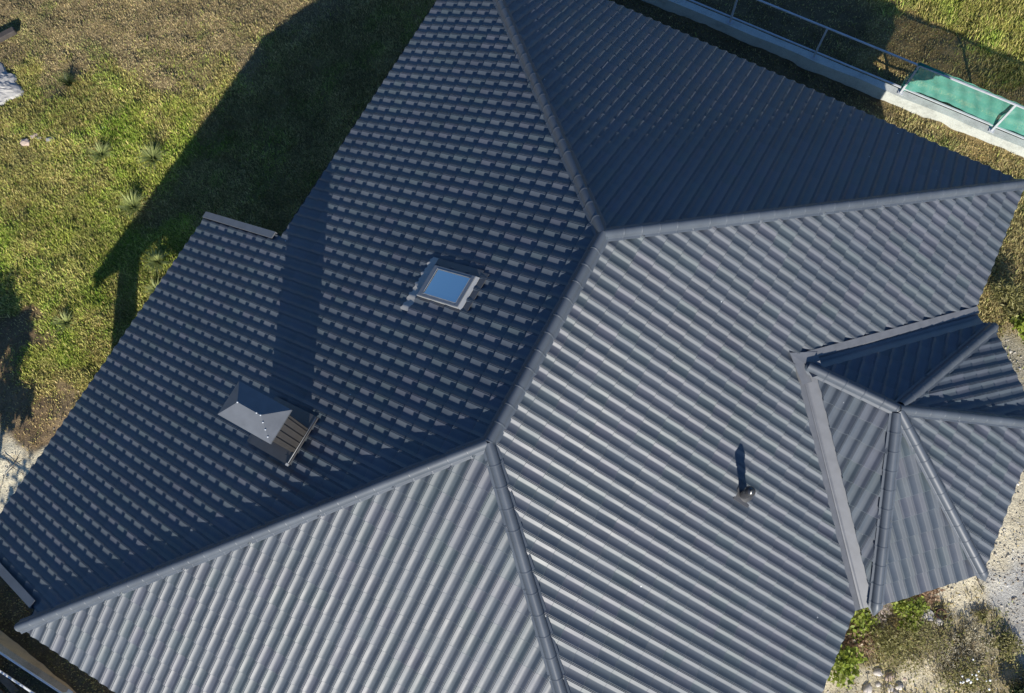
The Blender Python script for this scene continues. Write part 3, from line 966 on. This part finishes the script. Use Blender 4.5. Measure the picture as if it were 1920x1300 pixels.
# gravel bits on the sandy side (stuff)
def pebbles(name, n, box, seed, label, s0, s1, centre=None):
    r = np.random.default_rng(seed)
    x = r.uniform(box[0], box[1], n); y = r.uniform(box[2], box[3], n)
    if centre is not None:
        x = r.normal(centre[0], centre[2], n); y = r.normal(centre[1], centre[2], n)
    k = in_view(x, y, ground_z(x, y))
    W_ = ground_weights(x, y)
    sand_ = W_[:, [NAMES.index(q) for q in ('sandE', 'gravel', 'weed', 'bare', 'sand', 'dirt')]] @ np.array([.35, 1.0, .30, .4, .3, .12])
    k &= (r.random(n) < sand_) & ~((y > 10.08) & (y < 10.40))
    x, y = x[k], y[k]; n = len(x)
    z = ground_z(x, y) + (vnoise(x, y, .35, 5) - .5) * .03 + (vnoise(x, y, 1.7, 7) - .5) * .06
    oc = np.array([(1, 0, 0), (0, 1, 0), (-1, 0, 0), (0, -1, 0), (0, 0, .75), (.55, .55, .5), (-.55, .55, .5), (-.55, -.55, .5), (.55, -.55, .5)])
    fc = np.array([(0, 5, 8), (0, 1, 5), (1, 6, 5), (1, 2, 6), (2, 7, 6), (2, 3, 7), (3, 8, 7), (3, 0, 8), (5, 6, 4), (6, 7, 4), (7, 8, 4), (8, 5, 4)])
    s = np.exp(r.normal(math.log(s0), .5, n)).clip(s0 * .4, s1)
    a = r.uniform(0, 6.28, n)
    P = oc[None] * (1 + r.uniform(-.3, .3, (n, 9, 1))) * s[:, None, None] * np.array([1, .75, .8])
    ca, sa = np.cos(a)[:, None], np.sin(a)[:, None]
    V = np.stack([x[:, None] + P[..., 0] * ca - P[..., 1] * sa, y[:, None] + P[..., 0] * sa + P[..., 1] * ca, z[:, None] + P[..., 2]], -1)
    F = (np.arange(n)[:, None, None] * 9 + fc[None]).reshape(-1, 3)
    sh = np.repeat(r.random(n), 9)
    me = np_mesh(name, V.reshape(-1, 3), [F], False, {"shade": ('POINT', 'FLOAT', sh)})
    o = link(name, me, M_PEB)
    return tag(o, label, "gravel", kind="stuff")
M_PEB = mat("pebble", (.4, .38, .34), .9, .2)
pa = N(M_PEB, "ShaderNodeAttribute"); pa.attribute_name = "shade"
pr = ramp(M_PEB, pa.outputs["Fac"], [(0, (.20, .16, .12)), (.4, (.36, .32, .25)), (.85, (.44, .41, .35)), (1, (.58, .56, .52))])
L(M_PEB, pr.outputs[0], bsdf(M_PEB).inputs["Base Color"])
pebbles("gravel", 27000, (5.5, 11, -3, 8), 41, "loose grey gravel and grit on pale sand right of the bay", .011, .04)
pebbles("gravel", 5000, (-13, -9, -8, -3), 42, "loose grit on the pale sand at the left edge", .012, .04)

# ------------------------------------------------------------------ boundary walls and railings
def wall_thing(x0, x1, y0, y1, zt, m, label, footing=None, lean=0.03):
    t = thing("boundary_wall", ((x0 + x1) / 2, (y0 + y1) / 2, gz((x0 + x1) / 2, y0)), label, "wall")
    n = max(2, int((x1 - x0) / 2.05))
    mb = MB()
    xs = np.linspace(x0, x1, n * 4 + 1)
    for a, b in zip(xs, xs[1:]):
        j = lambda x: 0.006 * math.sin(x * 3.1) + .004 * math.sin(x * 8.3)
        mb.hexa([(a, y0 - lean, -5.2), (b, y0 - lean, -5.2), (b, y1 + lean, -5.2), (a, y1 + lean, -5.2)],
                [(a, y0 + j(a), zt + j(a)), (b, y0 + j(b), zt + j(b)), (b, y1 + j(b + 1), zt + j(b)), (a, y1 + j(a + 1), zt + j(a))])
    bmesh.ops.remove_doubles(mb.bm, verts=mb.bm.verts, dist=1e-4)
    bmesh.ops.delete(mb.bm, geom=[f for f in mb.bm.faces if abs(f.normal.x) > .9 and x0 + .05 < f.calc_center_median().x < x1 - .05], context='FACES_ONLY')
    mb.build("wall_body", m, t)
    if footing:
        fb_ = MB()
        fb_.box(((x0 + x1) / 2, footing[0], (footing[1] - 5.2) / 2), (x1 - x0, footing[2], footing[1] + 5.2))
        fb_.build("footing", m, t)
    return t
wall_thing(-9, 14, 10.15, 10.33, -2.60, M_CONC, "low pale concrete boundary wall at the top right, half in shadow, half sunlit")
wall_thing(-16, 6.0, -9.16, -9.0, -3.55, M_CONCB, "weathered brownish concrete wall in shade at the lower left corner")

def railing(posts, y, zb, zlow, ztop, m, label, ylow=0.045):
    t = thing("railing", (posts[0], y, zb), label, "railing")
    for x in posts:
        mb = MB()
        mb.box((x, y, (zb + ztop) / 2), (.042, .042, ztop - zb))
        mb.box((x, y, zb + .006), (.12, .10, .012))
        mb.build("post", m, t)
    for z in (zlow, ztop):
        mb = MB()
        mb.box(((posts[0] + posts[-1]) / 2, y + ylow if z == zlow else y, z), (posts[-1] - posts[0] + .04, .032, .030))
        mb.build("rail", m, t)
    return t
nposts = [-8.88, -6.83, -4.78, -2.73, -.68, 1.37, 3.42, 5.49, 7.55, 9.6, 11.65]
railing(nposts, 10.24, -2.60, -2.47, -1.60, M_GALV, "grey steel railing on top of the pale concrete wall, top right", .035)
railing([-16.1, -14.05, -12.0, -9.95, -7.9, -5.85, -3.8, -1.75, .3, 2.35, 4.4], -9.06, -3.55, -3.40, -2.56, M_WHITEST, "white steel railing above the shaded wall, bright rail at the lower left corner", -.03)

# green shade net tied to the railing from x = 3.42 on
Kx, Kz = 170, 16
nv, nf = [], []
x0n, x1n = 3.36, 11.7
for i in range(Kx + 1):
    u = i / Kx
    x = x0n + (x1n - x0n) * u
    ph = ((x - 3.42) % 2.06) / 2.06
    for j in range(Kz + 1):
        v = j / Kz
        z = -1.57 + (-2.53 + 1.57) * v
        sag = .10 * math.sin(math.pi * ph) * (v ** 1.2) + .05 * math.sin(math.pi * v) * (.6 + .4 * math.sin(x * 1.3))
        wr = .014 * math.sin(x * 9 + v * 5) * v + .010 * math.sin(x * 21 - v * 9) + .012 * math.sin(x * 3.3 + v * 13)
        if v > .7:
            wr += .025 * math.sin((z * 60 + x * 4)) * (v - .7) * 3 * (1 if x > 5.6 else .3)
        nv.append((x + (.03 * math.sin(v * 7) if i == 0 else 0), 10.275 + sag + wr, z + .03 * math.sin(math.pi * ph) * (v ** 2)))
for i in range(Kx):
    for j in range(Kz):
        a = i * (Kz + 1) + j
        nf.append((a, a + 1, a + Kz + 2, a + Kz + 1))
net = link("shade_net", np_mesh("shade_net", nv, [np.array(nf)]), M_NET)
tag(net, "translucent green shade netting stretched along the railing at the right edge", "netting")
wrap = MB()
for k in range(7):
    z0 = -1.57 - k * .145
    wrap.tube((3.40, 10.24, z0), (3.445 + .02 * math.sin(k * 2), 10.28, z0 - .15), .026 + .006 * math.sin(k * 1.7), .022, 8)
wrap.tube((3.40, 10.26, -1.57), (3.95, 10.27, -1.585), .030, .024, 8)
M_NETD = mat("bunched_green_net", (.02, .16, .12), .85, .2)
wrap.build("net_hem", M_NETD, net)

# ------------------------------------------------------------------ plants
def leaf_cloud(name, parent, c, R, n, size, m, seed, shape=(1, 1, .7), elong=1.5, droop=.5, hollow=.3, clumps=None):
    r = np.random.default_rng(seed)
    if clumps is None:
        clumps = [(0, 0, 0, 1)]
    cl = np.array(clumps)
    w = cl[:, 3] ** 2; k = r.choice(len(cl), n, p=w / w.sum())
    d = r.normal(size=(n, 3)); d /= np.linalg.norm(d, axis=1, keepdims=True)
    rad = (hollow + (1 - hollow) * r.random((n, 1)) ** .6) * cl[k, 3:4]
    rad *= 1 + .35 * np.sin(d[:, :1] * 5 + seed) * np.cos(d[:, 1:2] * 6 + seed)
    P = np.array(c) + (cl[k, :3] + d * rad) * R * np.array(shape)
    f = d + r.normal(size=(n, 3)) * .8; f[:, 2] = f[:, 2] * .5 - droop * r.random(n) * .6; f /= np.linalg.norm(f, axis=1, keepdims=True)
    up = np.array([0, 0, 1.]) + r.normal(size=(n, 3)) * .55
    s = np.cross(f, up); s /= np.linalg.norm(s, axis=1, keepdims=True) + 1e-9
    nn = np.cross(s, f)
    ln = size * r.uniform(.6, 1.35, (n, 1)); wd = ln / elong
    A = P - f * ln * .5; B = P + s * wd * .5 + nn * wd * .12; C_ = P + f * ln * .5; D = P - s * wd * .5 + nn * wd * .12
    V = np.stack([A, B, C_, D], 1).reshape(-1, 3)
    b = np.arange(n)[:, None] * 4
    F = np.concatenate([b + np.array([[0, 1, 2]]), b + np.array([[0, 2, 3]])])
    sh = np.repeat(np.clip(r.normal(.5, .25, n), 0, 1), 4)
    me = np_mesh(name, V, [F], False, {"shade": ('POINT', 'FLOAT', sh)})
    return link(name, me, m, parent)

def stems(parent, c, R, n, h, m, seed, name="stems", th=.006, spread=1.0):
    r = np.random.default_rng(seed)
    mb = MB()
    for k in range(n):
        a = r.uniform(0, 6.28); q = r.uniform(.2, 1) * R * spread
        p0 = Vector(c) + Vector((math.cos(a), math.sin(a), 0)) * q * .15
        p1 = p0 + Vector((math.cos(a) * q * .45, math.sin(a) * q * .45, h * .55))
        p2 = p1 + Vector((math.cos(a + .3) * q * .5, math.sin(a + .3) * q * .5, h * .45 * r.uniform(.5, 1)))
        mb.tube(p0, p1, th, th * .8, 5, False); mb.tube(p1, p2, th * .8, th * .35, 5, False)
    return mb.build(name, m, parent)

LG = leaf_material("bright_green_leaves", [(.10, .14, .02), (.20, .26, .03), (.30, .36, .06), (.40, .42, .14)])
LD = leaf_material("dull_green_leaves", [(.11, .11, .035), (.19, .18, .055), (.28, .26, .10), (.40, .36, .18)])
LB = leaf_material("brown_dead_leaves", [(.15, .09, .055), (.27, .17, .10), (.40, .29, .19), (.52, .42, .30)])
LP = leaf_material("pinkish_dry_leaves", [(.22, .17, .14), (.33, .26, .22), (.43, .36, .30), (.52, .46, .39)])
LS = leaf_material("straw_leaves", [(.26, .22, .13), (.38, .33, .21), (.48, .43, .30), (.58, .54, .42)])
LT = leaf_material("tuft_green_leaves", [(.13, .16, .04), (.22, .26, .07), (.34, .38, .13), (.50, .52, .26)])
LK = leaf_material("dark_green_leaves", [(.02, .03, .012), (.035, .05, .018), (.06, .08, .025), (.09, .11, .03)])
M_PETAL = mat("white_petals", (.7, .7, .68), .7, .2)

def bush(name, x, y, R, h, n, size, m, label, cat, seed, clumps=None, elong=1.5, st=8, stm=None, droop=.5, shape=None, group=None):
    z = gz(x, y)
    t = thing(name, (x, y, z), label, cat, group)
    leaf_cloud("leaves", t, (x, y, z + h * .55), R, n, size, m, seed, shape or (1, 1, max(.35, h / R * .55)), elong, droop, .25, clumps)
    if st:
        stems(t, (x, y, z - .02), R, st, h * .8, stm or M_BARK, seed + 1)
    return t
C4 = [(-.45, .1, 0, .6), (.35, .35, .1, .55), (.3, -.4, -.1, .6), (0, 0, .2, .5)]
C5 = [(-.6, -.3, 0, .5), (-.1, .5, .1, .5), (.55, .2, 0, .55), (.2, -.55, -.1, .5), (0, 0, .15, .45)]
bush("leafy_plant", 6.78, -1.42, .42, .40, 620, .085, LG, "bright yellow green leafy plant at the roof edge, lower of the two", "plant", 101, C4, 1.35)
bush("leafy_plant", 7.55, .02, .36, .36, 460, .080, LG, "bright green leafy plant under the bay's pointed corner beside the brown dead plant", "plant", 102, C4, 1.35)
bush("leafy_plant", 6.80, -.55, .38, .30, 460, .075, LG, "thin yellow green plant mixed with dry leaves below the valley gutter", "plant", 103, C5, 1.4)
bush("dead_plant", 7.72, .50, .27, .30, 420, .075, LB, "rusty brown dead plant at the eave of the bay", "plant", 104, C4, 2.2)
bush("dead_plant", 6.90, -.95, .40, .22, 560, .065, LB, "low litter of brown curled leaves between the two bright green plants", "plant", 105, C5, 1.6, st=4)
bush("dead_plant", 7.05, -.22, .28, .40, 380, .05, LP, "pinkish grey dry plant just below the bay's hip tip", "plant", 106, C4, 2.6)
bush("wispy_shrub", 7.80, -.42, .62, .42, 1500, .055, LD, "wide wispy olive shrub below the bay with fine leaves", "shrub", 107, C5, 3.2, st=16)
bush("wispy_shrub", 7.45, -.75, .42, .42, 1100, .055, LD, "darker wispy shrub beside the round stones", "shrub", 108, C4, 3.0, st=12)
bush("dry_weed", 8.42, -.52, .46, .22, 800, .055, LS, "pale straw coloured dry weeds on the sand right of the shrub", "weed", 109, C5, 4.0, st=14, stm=M_WOOD)
bush("dry_weed", 8.80, .02, .42, .20, 700, .055, LS, "dry beige weeds below the grey gravel patch", "weed", 110, C5, 4.0, st=14, stm=M_WOOD)
bush("green_weed", 8.80, .58, .13, .10, 140, .045, LD, "small green weed on sand near the gravel", "weed", 111, C4, 1.8, st=4)
bush("green_weed", 9.36, .34, .28, .14, 420, .05, LD, "dark green weed clump at the right edge below the gravel", "weed", 112, C5, 2.0, st=8)
bush("leafy_bush", 7.66, 6.28, .34, .45, 520, .09, LG, "bright green bush at the right edge above the bay", "bush", 113, C4, 1.4)
bush("tall_weed", 7.12, 6.72, .42, .60, 1300, .10, LD, "tall dark grassy weeds in front of the bright green bush", "weed", 114, C4, 5.0, st=12, droop=-.6)
bush("dark_bush", 9.98, -.30, .34, .24, 1100, .07, LK, "dark green bush at the right edge near the lower corner", "bush", 115, C5, 1.8)
wf = bush("flowering_weed", 8.86, -.60, .42, .30, 700, .05, LD, "green weed dotted with small white flowers near the lower right corner", "weed", 116, C5, 2.0, st=8)
fr = np.random.default_rng(117)
for k in range(20):
    a_f, q_f = fr.uniform(0, 6.28), fr.uniform(0, .40)
    fl_ = MB()
    px, py = 8.86 + q_f * math.cos(a_f), -.60 + q_f * math.sin(a_f)
    fl_.lathe((px, py, gz(px, py) + fr.uniform(.22, .32)), [(.004, 0), (fr.uniform(.014, .026), .012), (.008, .016), (0, .014)], 6)
    fl_.build("flower", M_PETAL, wf)

def tuft(x, y, R, n, label, seed, m=None):
    z = gz(x, y)
    r = np.random.default_rng(seed)
    V, F, S = [], [], []
    for k in range(n):
        a = r.uniform(0, 6.28); ln = 1.35 * R * r.uniform(.6, 1.2); lean = r.uniform(.3, 1.1); w = r.uniform(.008, .016)
        d = np.array([math.cos(a), math.sin(a), 0]); s = np.array([-d[1], d[0], 0]) * w
        p = np.array([x, y, z]) + d * r.uniform(0, R * .25)
        b = len(V); ang = lean * .5; q = p
        for j in range(5):
            ww = s * (1 - j / 4.2)
            V += [q - ww, q + ww]; S += [min(1, max(0, .35 + .12 * j + r.normal(0, .06)))] * 2
            q = q + (d * math.sin(ang) + np.array([0, 0, math.cos(ang)])) * ln / 4
            ang = min(2.2, ang + lean * .42)
        for j in range(4):
            F.append((b + 2 * j, b + 2 * j + 1, b + 2 * j + 3, b + 2 * j + 2))
    o = link("grass_tuft", np_mesh("grass_tuft", V, [np.array(F)], True, {"shade": ('POINT', 'FLOAT', S)}), m or LT)
    return tag(o, label, "grass tuft", "taller grass tufts in the lawn")
tuft(-11.80, 1.55, .34, 170, "long bladed dark green tuft at the edge of the big roof shadow, upper one", 201)
tuft(-11.45, .25, .34, 170, "pale green strappy tuft at the tip of the porch roof's shadow edge", 202)
tuft(-10.05, -.65, .30, 160, "yellow green tuft in the lit patch between pillar shadow and porch eave", 203)
tuft(-9.62, -1.25, .26, 130, "bright tuft right against the porch eave, in sun", 204)
tuft(-13.05, 1.05, .30, 140, "bright green tuft out in the sunny lawn near the white chunks", 205)
tuft(-9.35, -3.10, .28, 130, "bright green tuft where the pillar shadow meets the eave", 206)
tuft(-15.15, 2.35, .26, 120, "dark low tuft in the lawn right of the ash heap", 207, LK)
tuft(-11.1, -2.9, .26, 120, "green tuft between bare soil and porch roof", 208)

# ------------------------------------------------------------------ stones, litter, wood
def rock(x, y, sx, sy, sz, rot, m, label, seed, cat="stone", name="stone", group=None, sharp=False, lift=.3):
    bm = bmesh.new()
    bmesh.ops.create_icosphere(bm, subdivisions=1 if sharp else 3, radius=1)
    r = np.random.default_rng(seed)
    ph = r.uniform(0, 6.28, 6)
    for v in bm.verts:
        c = v.co
        k = 1 + .10 * math.sin(c.x * 2.1 + ph[0]) + .10 * math.sin(c.y * 2.6 + ph[1]) + .08 * math.sin(c.z * 3 + ph[2]) + (r.uniform(-.18, .18) if sharp else 0)
        v.co = Vector((c.x * k * sx, c.y * k * sy, c.z * k * sz))
    bmesh.ops.rotate(bm, verts=bm.verts, matrix=Matrix.Rotation(rot, 3, 'Z'))
    for f in bm.faces:
        f.smooth = not sharp
    me = bpy.data.meshes.new(name); bm.to_mesh(me); bm.free()
    o = link(name, me, m)
    o.location = (x, y, gz(x, y) + sz * lift)
    return tag(o, label, cat, group)
G_ST = "round river stones below the shrub"
for k, (x, y, s, a, lb) in enumerate([
        (7.53, -1.22, .095, .3, "palest round river stone, upper left of the cobble group"),
        (7.73, -1.20, .105, 1.0, "large pinkish river stone at the top of the cobble group"),
        (7.79, -1.38, .095, 2.0, "grey river stone at the centre of the cobble group"),
        (7.93, -1.27, .090, .6, "white oval river stone on the right of the cobble group"),
        (7.47, -1.58, .100, 1.5, "river stone at the lower left of the cobble group, brown beside it"),
        (7.60, -1.42, .060, .9, "smallest river stone of the cobble group"),
        (7.93, -1.44, .075, 2.4, "flat river stone at the lower right of the cobble group"),
        (7.98, -1.10, .055, .2, "small flesh coloured river stone nearest the shrub")]):
    rock(x, y, s, s * .75, s * .55, a, M_STONEB if k in (1, 7) else M_STONE, lb, 300 + k, group=G_ST)
rock(7.92, .13, .17, .12, .10, .8, M_STONE, "white rough rock on sand right of the leafy plant", 320, sharp=True)
rock(8.17, .13, .095, .085, .07, .3, M_STONE, "pale round stone lying against the brown clay pipe end", 321)
tp = MB(); zc = gz(8.15, .27)
tp.lathe((8.14, .27, zc - .05), [(.085, 0), (.10, .02), (.10, .12), (.085, .125), (.075, .11), (.07, .02), (0, .015)], 20)
tag(tp.build("clay_pipe", M_CLAY, None), "brown open clay pipe end set in the sand behind a pale stone", "pipe")
rock(-13.53, 1.68, .10, .05, .04, .9, M_STONE, "small white chunk alone in the lawn, nearest the roof shadow", 330, "rubble", "rubble_chunk", sharp=True)
rock(-14.55, .84, .15, .08, .06, .7, M_ASH, "largest white concrete chunk in the lawn", 331, "rubble", "rubble_chunk", sharp=True)
rock(-14.86, .72, .08, .06, .04, 2, M_STONE, "small pale chunk left of the largest white chunk", 332, "rubble", "rubble_chunk", sharp=True)
rock(-15.13, .46, .15, .11, .07, .3, M_STONEB, "pinkish brown rubble chunk in the lawn, leftmost of the chunks", 333, "rubble", "rubble_chunk", sharp=True)
rock(-15.02, .72, .09, .07, .05, 1.1, M_STONEB, "small pinkish chunk above the leftmost rubble chunk", 334, "rubble", "rubble_chunk", sharp=True)
rock(7.55, 5.42, .05, .03, .03, .3, M_ASH, "white scrap on the grey bare soil by the upper bay eave", 335, "rubble", "rubble_chunk", sharp=True)
rock(7.78, 4.72, .045, .04, .03, .3, M_ASH, "white scrap on sand beside the bay's right eave", 336, "rubble", "rubble_chunk", sharp=True)

# ash heap and charred timber at the left edge
am = MB()
r_ = np.random.default_rng(5)
nr, na = 12, 40
rings = []
for i in range(nr + 1):
    ring = []
    for k in range(na):
        a = 2 * math.pi * k / na
        R = (i / nr) * (.62 + .10 * math.sin(a * 3 + 1) + .07 * math.sin(a * 7))
        x, y = -16.95 + R * math.cos(a) * 1.1, 1.42 + R * math.sin(a)
        ring.append(am.bm.verts.new((x, y, gz(x, y) + .16 * max(0, 1 - (i / nr) ** 1.6) + r_.uniform(-.015, .015) * (i < nr) + .01 - .04 * (i == nr))))
    rings.append(ring)
for i in range(nr):
    for k in range(na):
        am.bm.faces.new((rings[i][k], rings[i][(k + 1) % na], rings[i + 1][(k + 1) % na], rings[i + 1][k]))
bmesh.ops.remove_doubles(am.bm, verts=am.bm.verts, dist=1e-4)
tag(am.build("ash_heap", M_ASH, None), "heap of whitish grey ash on the lawn at the left edge", "heap")
def beam(name, a, b, w, h, m, label, cat, tilt=0.0, taper=1.0, group=None):
    a, b = Vector(a), Vector(b)
    d = (b - a).normalized(); s = d.cross(Vector((0, 0, 1))).normalized(); u = s.cross(d)
    mb = MB()
    nseg = 8
    prev = None
    for k in range(nseg + 1):
        t = k / nseg; q = a + (b - a) * t
        f = 1 + (taper - 1) * t
        j = .006 * math.sin(k * 2.3)
        ring = [mb.bm.verts.new(q + s * (sx * w / 2 * f + j) + u * (sz * h / 2 * f)) for sx, sz in ((-1, -1), (1, -1), (1, 1), (-1, 1))]
        if prev:
            for i in range(4):
                mb.bm.faces.new((prev[i], prev[(i + 1) % 4], ring[(i + 1) % 4], ring[i]))
        else:
            mb.bm.faces.new(ring[::-1])
        prev = ring
    mb.bm.faces.new(prev)
    bmesh.ops.bevel(mb.bm, geom=[e for e in mb.bm.edges], offset=min(w, h) * .12, segments=1, affect='EDGES')
    return tag(mb.build(name, m, None), label, cat, group)
z = gz(-17.5, 2.6)
beam("charred_beam", (-18.3, 1.55, z + .10), (-17.42, 3.0, z + .13), .20, .16, M_CHAR, "charred dark timber beam lying in the grass at the upper left edge", "beam", taper=.9)
beam("wood_lath", (6.15, -.98, gz(6.3, -1) + .30), (7.00, -1.17, gz(7, -1.15) + .03), .035, .022, M_WOOD, "pale wooden lath leaning out from under the eave between green plants", "lath")
G_PL = "weathered planks beyond the shaded wall"
beam("plank", (-8.2, -9.50, gz(-7.6, -9.5) + .06), (-6.6, -9.72, gz(-7, -9.7) + .06), .14, .03, M_WOODD, "brown weathered plank lying nearest the shaded wall in the lower left corner", "plank", group=G_PL)
beam("plank", (-8.3, -9.72, gz(-7.6, -9.7) + .07), (-6.5, -9.98, gz(-7, -9.9) + .06), .14, .03, M_WOODD, "brown weathered plank second from the shaded wall in the lower left corner", "plank", group=G_PL)

def branch(x, y, segs, m, label, seed, th=.014):
    r = np.random.default_rng(seed)
    mb = MB()
    for pts in segs:
        P = [Vector((x + a, y + b, gz(x + a, y + b) + .03 + c)) for a, b, c in pts]
        for i, (p, q) in enumerate(zip(P, P[1:])):
            mb.tube(p, q, th * (1 - .25 * i), th * (1 - .25 * (i + 1)), 6, True)
    return tag(mb.build("fallen_branch", m, None), label, "branch")
branch(-10.2, -6.15, [[(-.25, .10, .02), (.12, -.02, .05), (.42, -.02, .03), (.75, .10, .02)], [(.12, -.02, .05), (.05, -.28, .03), (.16, -.52, .01)], [(.12, -.02, .05), (.10, .22, .06)]], M_BARK, "dead forked branch lying on the pale sand at the left edge", 5, .008)
branch(8.45, 1.05, [[(0, .22, .01), (.12, .06, .02), (.28, -.06, .01)]], M_BARK, "thin brown twig on the sand below the bay's eave", 6, .010)
branch(7.05, 5.75, [[(0, 0, .01), (.10, .14, .04)], ], M_WOOD, "short pale stick by the bay's upper hip tip", 7, .012)

# unseen screen of leaves added to shade the lower left; tree inferred from its shadow
def hedge(x0, x1, y, w, ztop, label, seed):
    t = thing("hedge", ((x0 + x1) / 2, y, gz((x0 + x1) / 2, y)), label, "hedge")
    r = np.random.default_rng(seed)
    cl = []
    nx = int((x1 - x0) / .4)
    for i in range(nx + 1):
        x = x0 + (x1 - x0) * i / nx; zg = gz(x, y)
        for k in range(6):
            cl.append((x + r.uniform(-.2, .2), y + r.uniform(-.15, .15) * w, zg + .25 + (ztop - zg - .45) * k / 5 + r.uniform(-.1, .1), .42))
    cl = np.array(cl)
    leaf_cloud("leaves", t, (0, 0, 0), 1.0, 16000, .12, LK, seed, (1, 1, 1), 1.5, .4, .2, cl)
    mb = MB()
    for i in range(nx + 1):
        x = x0 + (x1 - x0) * i / nx
        mb.tube((x, y, gz(x, y) - .1), (x, y, ztop - .5), .03, .015, 6, False)
    mb.build("stems", M_BARK, t)
    # dense inner twigs
    core = MB()
    core.box(((x0 + x1) / 2, y, (ztop - .35 - 4.4) / 2), (x1 - x0, .25, ztop - .35 + 4.4))
    core.build("inner_growth", LK, t)
hedge(-6.6, 4.2, -11.1, 1.0, -1.45, "dense dark green hedge standing along the shaded side beyond the lower wall", 61)
tr = thing("small_tree", (-9.15, -8.3, gz(-9.15, -8.3)), "small dark leafed tree left of the porch, throwing shade on the bare soil", "tree")
zt_ = gz(-9.15, -8.3)
leaf_cloud("crown", tr, (-9.15, -8.35, zt_ + 2.2), 1.0, 2600, .12, LK, 71, (1, 1, 1), 1.5, .4, .1, [(-.25, -.2, .60, .50), (.1, .1, .35, .36), (0, .1, -.40, .34), (.4, .2, -.42, .20)])
mb = MB(); mb.tube((-9.15, -8.3, zt_ - .1), (-9.15, -8.35, zt_ + 1.5), .05, .035, 8); mb.tube((-9.15, -8.35, zt_ + 1.5), (-9.35, -8.5, zt_ + 2.6), .035, .015, 8)
mb.build("trunk", M_BARK, tr)
